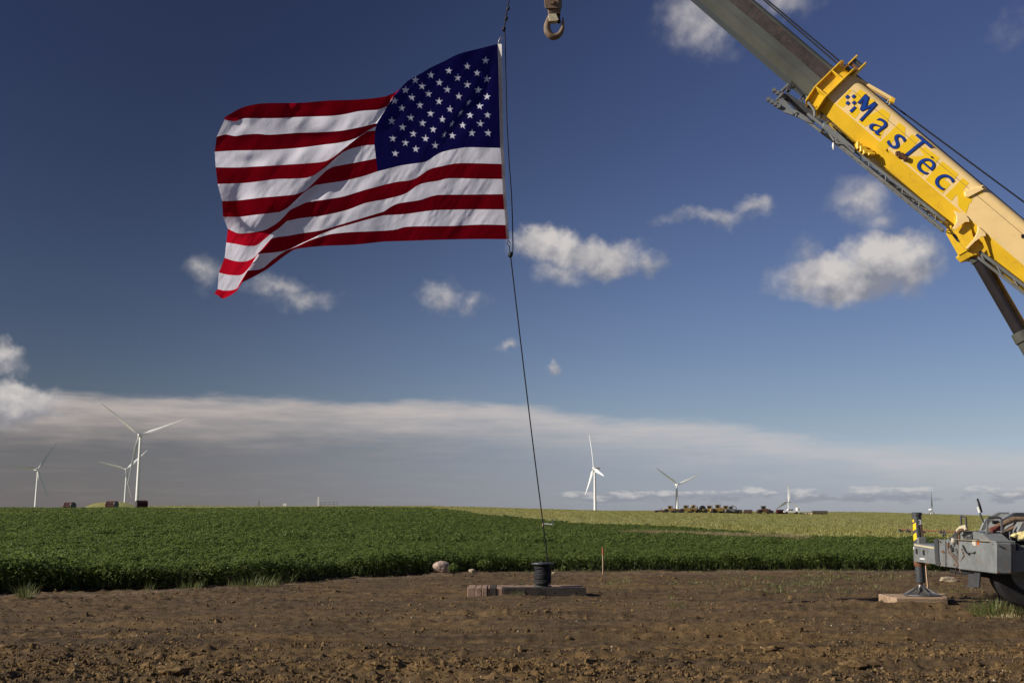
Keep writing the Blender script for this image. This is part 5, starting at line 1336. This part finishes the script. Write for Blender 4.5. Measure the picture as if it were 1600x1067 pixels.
p_ = P(1449.3, 880, G(1451, 924).y); MB().box(p_, (.05, .022, .028), None).build('pink_mark', M['orange'], st)

# ------------------------------------------------------------------ hook block
hY = 20.4
hb_ = empty('hook_block', tuple(P(865, 30, hY)), 0, 'weathered crane hook block hanging at the top right of the flag', 'hook')
def hp(pts_, Y0, dep_, name, mt, bev=.004, parent=hb_): return poly(pts_, Y0, dep_, name, mt, bev, parent)
hp([(849, -30), (873, -30), (873, 8), (871, 13), (853, 13), (851, 9)], hY - .12, .05, 'cheek_plate', 'hookblk')
hp([(853, -30), (878, -30), (878, 10), (875, 19), (867, 17)], hY + .05, .06, 'cheek_plate', 'black')
hp([(856, 13), (874, 13), (876, 21), (858, 20)], hY - .08, .16, 'crosshead', 'hookblk')
MB().lathe([(0, -.03), (.05, -.03), (.05, .0), (0, .0)], P(862, 4, hY - .12), 16, (0, 1, 0)).build('sheave_pin', M['hookblk'], hb_, smooth=True)
hp([(866, 17), (861, 21.5), (857, 25), (858, 33.5), (869, 33), (873, 31), (870, 24), (868, 18)], hY - .07, .13, 'hook_latch', 'wear')
mb = MB(); hk = [(859.5, 22), (856.5, 30), (853.8, 38), (853.5, 46), (856, 53), (861.5, 57.5), (868, 57.3), (874, 52.5), (877.2, 45), (877.8, 37), (878.2, 32), (877.6, 28)]
hr_ = [.045, .05, .058, .068, .075, .075, .068, .058, .048, .036, .025, .012]
cs = catmull(hk, 30); rr_ = np.interp(np.linspace(0, 1, 30), np.linspace(0, 1, 12), hr_)
mb.tube([P(a + 1.5, b, hY) for a, b in cs], list(rr_), 12); mb.build('hook', M['hookblk'], hb_, smooth=True)
hp([(868, 20), (874, 22), (876.5, 35), (872, 36), (869, 30)], hY - .01, .06, 'latch_spring', 'black')
MB().tube([P(858, -28, hY - .03), Bw(tipS - .5, -.1, .35)], .014, 6).build('hoist_line', M['rope'], hb_); MB().tube([P(870, -28, hY + .03), Bw(tipS - .1, -.1, .45)], .014, 6).build('hoist_line', M['rope'], hb_)

# ------------------------------------------------------------------ wind turbines
def turbine(px_b, px_h, py_h, dist, psi, th0, label, blade=58., tower=96., nac=1):
    fat = 1.0 if dist < 1500 else (1.35 if dist < 2500 else 2.3)
    q_ = P(px_h, py_h, dist); hub = q_
    base = Vector((hub.x, hub.y + 4, hub.z - tower)); 
    root = empty('wind_turbine', tuple(base), 0, label, 'wind turbine', 'wind turbines on the horizon')
    MB().lathe([(2.3, 0), (2.2, tower * .3), (1.9, tower * .6), (1.45, tower - 2)], base, 20).build('tower', M['turbine'], root, smooth=True)
    rot = Vector((math.cos(psi), math.sin(psi), 0)); ax = Vector((rot.y, -rot.x, 0))     # rotor axis, towards the camera side
    ctr = hub + ax * 2.0
    mb = MB(); Mn = Matrix.Translation(hub - ax * 3.0) @ Matrix.Rotation(psi - math.pi / 2, 4, 'Z')
    mb.box((0, 0, .3), (10, 3.6, 3.8), Mn); mb.build('nacelle', M['turbine'], root, bevel=.5)
    MB().lathe([(0, 2.6), (.9, 2.2), (1.6, 1.2), (1.8, -.8)], ctr, 16, ax).build('hub', M['turbine'], root, smooth=True)
    for k_ in range(3):
        a = R(th0 + 120 * k_); d_ = rot * math.sin(a) + Vector((0, 0, math.cos(a))); sd = d_.cross(ax).normalized()
        mb = MB(); sec = []
        for (f_, ch_, tk) in ((0, 1.9, 1.9), (.06, 1.9, 1.7), (.2, 4.0, 1.0), (.4, 3.1, .7), (.65, 2.1, .45), (.85, 1.3, .3), (.97, .7, .18), (1, .15, .1)):
            c_ = ctr + d_ * (1.2 + f_ * blade) + ax * (f_ ** 2 * 2.0); tw = R(16 * (1 - f_) + 4)
            u_ = (sd * math.cos(tw) + ax * math.sin(tw)); v_ = (ax * math.cos(tw) - sd * math.sin(tw))
            sec.append([c_ + u_ * (ch_ * fat * x) + v_ * (tk * y) for x, y in ((-.35, 0), (-.1, .5), (.3, .35), (.65, 0), (.3, -.35), (-.1, -.5))])
        vs = [v for s_ in sec for v in s_]; fs = [(i * 6 + k, i * 6 + (k + 1) % 6, (i + 1) * 6 + (k + 1) % 6, (i + 1) * 6 + k) for i in range(7) for k in range(6)]
        mb.add(vs, fs); mb.build('blade', M['turbine'], root, smooth=True)
    return root


turbine(213, 218, 680, 1290, R(8), -50.5, 'tallest nearest white turbine with one blade along its tower, left of the flag rope')
turbine(195, 197, 733.4, 2290, R(6), 46, 'smaller white turbine just left of and behind the tallest turbine')
turbine(53, 58, 733, 1900, R(56), 34, 'white turbine at the far left horizon beside the first red drum', tower=84)
turbine(932, 929.5, 731.5, 1700, R(-76), -16, 'white turbine seen edge on with blade pointing up, right of the rope', tower=84, blade=55.)
turbine(1058, 1058, 757, 2330, R(12), 66, 'white turbine behind the yellow machinery with a blade down its tower', tower=60)
turbine(1232, 1232, 783, 3900, R(4), 0, 'small white turbine directly behind the white pickup', tower=60)
turbine(1455, 1455, 796, 3500, R(50), 1, 'small white turbine beside the outrigger jack with one blade upright', tower=40)
turbine(1121, 1121, 801, 4300, R(20), 0, 'turbine mostly hidden behind the ridge, only its blade tip above the machinery', tower=30, blade=30)

# ------------------------------------------------------------------ far things on the rise
def on(px_, Y, dz=0): 
    x = (px_ - CX) * .9876 * Y / F; return Vector((x, Y, g1(x, Y, False) + dz))


def drum(px_, Y, rz, label, s=1.0):
    b_ = on(px_, Y); r = 1.05 * s; w_ = 3.1 * s; d_ = Vector((math.cos(rz), math.sin(rz), 0)); c_ = b_ + Vector((0, 0, r))
    e1 = empty('cable_drum', tuple(b_), 0, label, 'cable drum', 'dark red cable drums at the field crest')
    for sg in (-1, 1):
        MB().lathe([(0, -.08), (r, -.08), (r, .08), (0, .08)], c_ + d_ * sg * w_ / 2, 24, d_).build('flange', M['drum'] if sg < 0 else M['dgrey'], e1)
    MB().lathe([(r * .72, -w_ / 2), (r * .72, w_ / 2)], c_, 20, d_).build('barrel', M['black'], e1, smooth=True)
    for k_ in range(14):
        a = k_ * 2 * math.pi / 14; n2 = Vector((0, 0, 1)); sd = d_.cross(n2); o_ = (n2 * math.cos(a) + sd * math.sin(a)) * r * .93
        MB().tube([c_ + o_ - d_ * w_ / 2, c_ + o_ + d_ * w_ / 2], .10 * s, 4).build('stave', M['drum'], e1)
    return e1


drum(108, 325, -.5, 'dark red cable drum standing leftmost on the field crest')
drum(174, 325, -.35, 'dark red cable drum in front of the grassy mound')
drum(220, 325, -2.5, 'dark red cable drum at the foot of the tallest turbine')


def wheel(mb, c, r, w_, ax): mb.lathe([(0, -w_ / 2), (r * .85, -w_ / 2), (r, -w_ / 4), (r, w_ / 4), (r * .85, w_ / 2), (0, w_ / 2)], c, 14, ax)


def machine(px_, Y, L_, H_, label, col='machy', cab=True, arm=0, cat='machine', reel=False, flip=1, wr=None, name='earthmoving_machine'):
    b_ = on(px_, Y); root = empty(name, tuple(b_), 0, label, cat)
    o_ = lambda x, y, z: b_ + Vector((x * flip * L_, y, z * H_))
    wr = wr or .24 * H_
    mb = MB(); mb.prism([o_(-.45, -.7, .22), o_(.45, -.7, .22), o_(.45, -.7, .48), o_(.2, -.7, .62), o_(-.1, -.7, .58), o_(-.45, -.7, .50)], (0, 1.5, 0)); mb.build('body', M[col], root, bevel=.04)
    for x_ in (-.3, .3):
        for y_ in (-.85, .95):
            mb = MB(); wheel(mb, o_(x_, y_, 0) + Vector((0, 0, wr)), wr * (1.15 if x_ < 0 else .9), .35, (0, 1, 0)); mb.build('wheel', M['black'], root, smooth=True)
    if cab:
        mb = MB(); mb.box(o_(-.05, .05, .74), (.22 * L_, 1.1, .30 * H_)); mb.build('cab', M['glass'], root, bevel=.04); mb = MB(); mb.box(o_(-.05, .05, .93), (.30 * L_, 1.3, .05 * H_)); mb.build('cab_roof', M[col], root)
        for sx in (-.15, .05):
            MB().tube([o_(sx, -.55, .55), o_(sx, -.55, .92)], .06, 5).build('cab_post', M[col], root)
    if arm:
        MB().tube([o_(.2, 0, .55), o_(.38, 0, .98), o_(.62, 0, .72)], .12, 6).build('arm', M[col], root); MB().tube([o_(.62, 0, .72), o_(.58, 0, .25)], .10, 6).build('stick', M['black'], root)
        mb = MB(); mb.prism([o_(.52, -.4, .28), o_(.66, -.4, .28), o_(.62, -.4, .05), o_(.54, -.4, .08)], (0, .8, 0)); mb.build('bucket', M['black'], root)
    else:
        mb = MB(); mb.prism([o_(.45, -.9, .12), o_(.56, -.9, .05), o_(.56, -.9, .40), o_(.50, -.9, .38)], (0, 1.8, 0)); mb.build('blade', M['dgrey'], root)
    if reel:
        mb = MB(); wheel(mb, o_(-.42, 0, .55), .42 * H_, 1.2, (0, 1, 0)); mb.build('reel', M['black'], root, smooth=True)
    MB().tube([o_(.12, .3, .6), o_(.12, .3, .98)], .07, 5).build('exhaust', M['black'], root)
    return root


MYY = 320
machine(1031, MYY, 3.6, 1.25, 'low dark red trailer at the left end of the machinery line', 'machr', False, cat='trailer', name='low_trailer')
machine(1048, MYY, 4.6, 2.1, 'yellow machine with dark tracks, second from the left in the line', 'machy', True)
machine(1057, MYY - 4, 3.6, 1.3, 'black low implement before the second yellow machine', 'dgrey', False, name='low_implement', cat='implement')
machine(1073, MYY, 5.2, 2.3, 'yellow digger with raised dark arm at its right end', 'machy', True, arm=1)
machine(1084, MYY + 3, 3.6, 2.4, 'yellow machine with white cab beside the raised dark arm', 'machy', True)
machine(1110, MYY + 3, 5.4, 2.3, 'yellow trencher carrying a big black wheel at its left', 'machy', True, reel=True)
machine(1123, MYY, 5.4, 2.6, 'largest yellow machine, in the middle of the machinery line', 'machy', True)
machine(1135, MYY + 2, 4.8, 2.3, 'tan digger right of the largest yellow machine', 'machy', True, arm=1)
machine(1143, MYY - 2, 4.0, 2.2, 'grey tractor at the right end of the central machine cluster', 'grey', True, name='tractor', cat='tractor')
def crate(px_, Y, w_, h_, mt, label, name='equipment_crate', cat='crate'):
    b_ = on(px_, Y); root = empty(name, tuple(b_), 0, label, cat)
    for k_ in range(4):
        mb = MB(); mb.box(b_ + Vector((0, 0, h_ * (k_ + .5) / 4)), (w_, 1.6, h_ / 4 * .8)); mb.build('rail', M[mt], root)
    for sx in (-.5, 0, .5): MB().box(b_ + Vector((sx * w_ * .94, -.82, h_ / 2)), (.16, .1, h_)).build('post', M['rust'], root)
    return root
crate(1152, MYY, 2.6, 1.15, 'drum', 'dark red crate right of the grey tractor'); crate(1169, MYY, 2.2, 1.15, 'drum', 'lone dark crate between the machine line and the red machine')
machine(1194, MYY, 4.6, 2.4, 'red and yellow machine standing alone left of the pickup', 'machr', True)
b_ = on(1192, MYY - 1); 
drum(1219, MYY, .2, 'black drum directly left of the white pickup', .62)
# pickup with tank
b_ = on(1236, MYY); pk = empty('pickup_truck', tuple(b_), 0, 'white pickup truck parked on the rise with a white tank on its bed', 'pickup')
o_ = lambda x, y, z: b_ + Vector((x, y, z))
MB().prism([o_(-2.3, -.85, .45), o_(2.3, -.85, .45), o_(2.35, -.85, .95), o_(.9, -.85, 1.0), o_(.55, -.85, 1.02), o_(-1.3, -.85, 1.05), o_(-2.3, -.85, .95)], (0, 1.7, 0)).build('body', M['whitep'], pk, bevel=.05)
MB().prism([o_(-1.2, -.75, 1.05), o_(-.75, -.75, 1.58), o_(.35, -.75, 1.6), o_(.6, -.75, 1.02)], (0, 1.5, 0)).build('cab', M['whitep'], pk, bevel=.04)
for (x0, x1) in ((-.95, -.35), (-.25, .35)): MB().prism([o_(x0, -.77, 1.08), o_(x0 + .18, -.77, 1.48), o_(x1, -.77, 1.48), o_(x1, -.77, 1.08)], (0, .02, 0)).build('window', M['glass'], pk)
for x_ in (-1.45, 1.45):
    for y_ in (-.8, .8): mb = MB(); wheel(mb, o_(x_, y_, .38), .38, .24, (0, 1, 0)); mb.build('wheel', M['black'], pk, smooth=True)
tk = MB().lathe([(0, 0), (.5, .0), (.55, .1), (.55, .75), (.45, .9), (0, .95)], o_(1.95, 0, .98), 18).build('liquid_tank', M['whitep'], None, smooth=True); tag(tk, 'round white tank standing on the rear of the pickup', 'tank')
# scattered low heap and stacked beams
b_ = on(1257, MYY); hp_ = empty('rubble_heap', tuple(b_), 0, 'low pale rubble heap right of the pickup', 'heap')
for i in range(12): 
    me_ = rockmesh(400 + i, 1, .4, 'rubble', 'palerock', .7); o = bpy.data.objects.new('rubble_piece', me_); COL.objects.link(o); o.parent = hp_; o.matrix_parent_inverse = Matrix.Identity(4); o.location = (random.uniform(-2.6, 2.6), random.uniform(-.5, .5), .15); o.scale = [random.uniform(.25, .55)] * 3
crate(1281, MYY, 4.2, 1.1, 'darktimber', 'dark stack of beams at the right end of the machinery line', 'beam_stack', 'stack')
# posts, frame in the field, pipe
def post(px_, Y, h_, w_, mt, label, name='marker_post'):
    b_ = on(px_, Y); o = MB().box((0, 0, h_ / 2), (w_, w_, h_)).build(name, M[mt]); o.location = b_; return tag(o, label, 'post')
post(497, 400, 3.2, .6, 'whitep', 'small white post on the horizon left of the flag rope')
post(404, 400, 2.0, .3, 'hookblk', 'thin reddish post on the horizon below the flag tail')
post(445, 400, .9, 1.3, 'whitep', 'low white box on the far crest between the two horizon posts', 'white_box')
fr = on(514, 400); fe = empty('rail_fence', tuple(fr), 0, 'faint low rail fence on the horizon right of the white post', 'fence')
for k_ in range(5): MB().box(fr + Vector((-3 + 1.5 * k_, 0, .8)), (.12, .12, 1.6)).build('fence_post', M['grey'], fe)
for zz in (.7, 1.4): MB().box(fr + Vector((0, -.08, zz)), (6.2, .08, .10)).build('rail', M['grey'], fe)
fr = on(856, 80); fe = empty('irrigation_marker', tuple(fr), 0, 'small pale pipe frame standing in the crop beside the rope', 'frame')
for dx in (-.36, .34): MB().tube([fr + Vector((dx, 0, 0)), fr + Vector((dx, 0, 1.02 if dx < 0 else 1.12))], .05, 6).build('post', M['lath'] if dx < 0 else M['steel'], fe, smooth=True)
MB().tube([fr + Vector((-.36, 0, .80)), fr + Vector((.34, 0, .74))], .045, 6).build('crossbar', M['whitep'], fe, smooth=True)
pp = [on(a, Y, .35) for a, Y in ((1406, 98), (1418, 97), (1440, 95), (1470, 93), (1505, 90))]
pr_ = empty('irrigation_pipe', tuple(pp[0] - Vector((0, 0, .35))), 0, 'thin dark pipe lying over the meadow behind the outrigger jack', 'pipe')
MB().tube(pp, .075, 8).build('pipe', M['rust'], pr_, smooth=True)
for v in pp: MB().box(v - Vector((0, 0, .12)), (.35, .3, .32)).build('pipe_support', M['dgrey'], pr_)
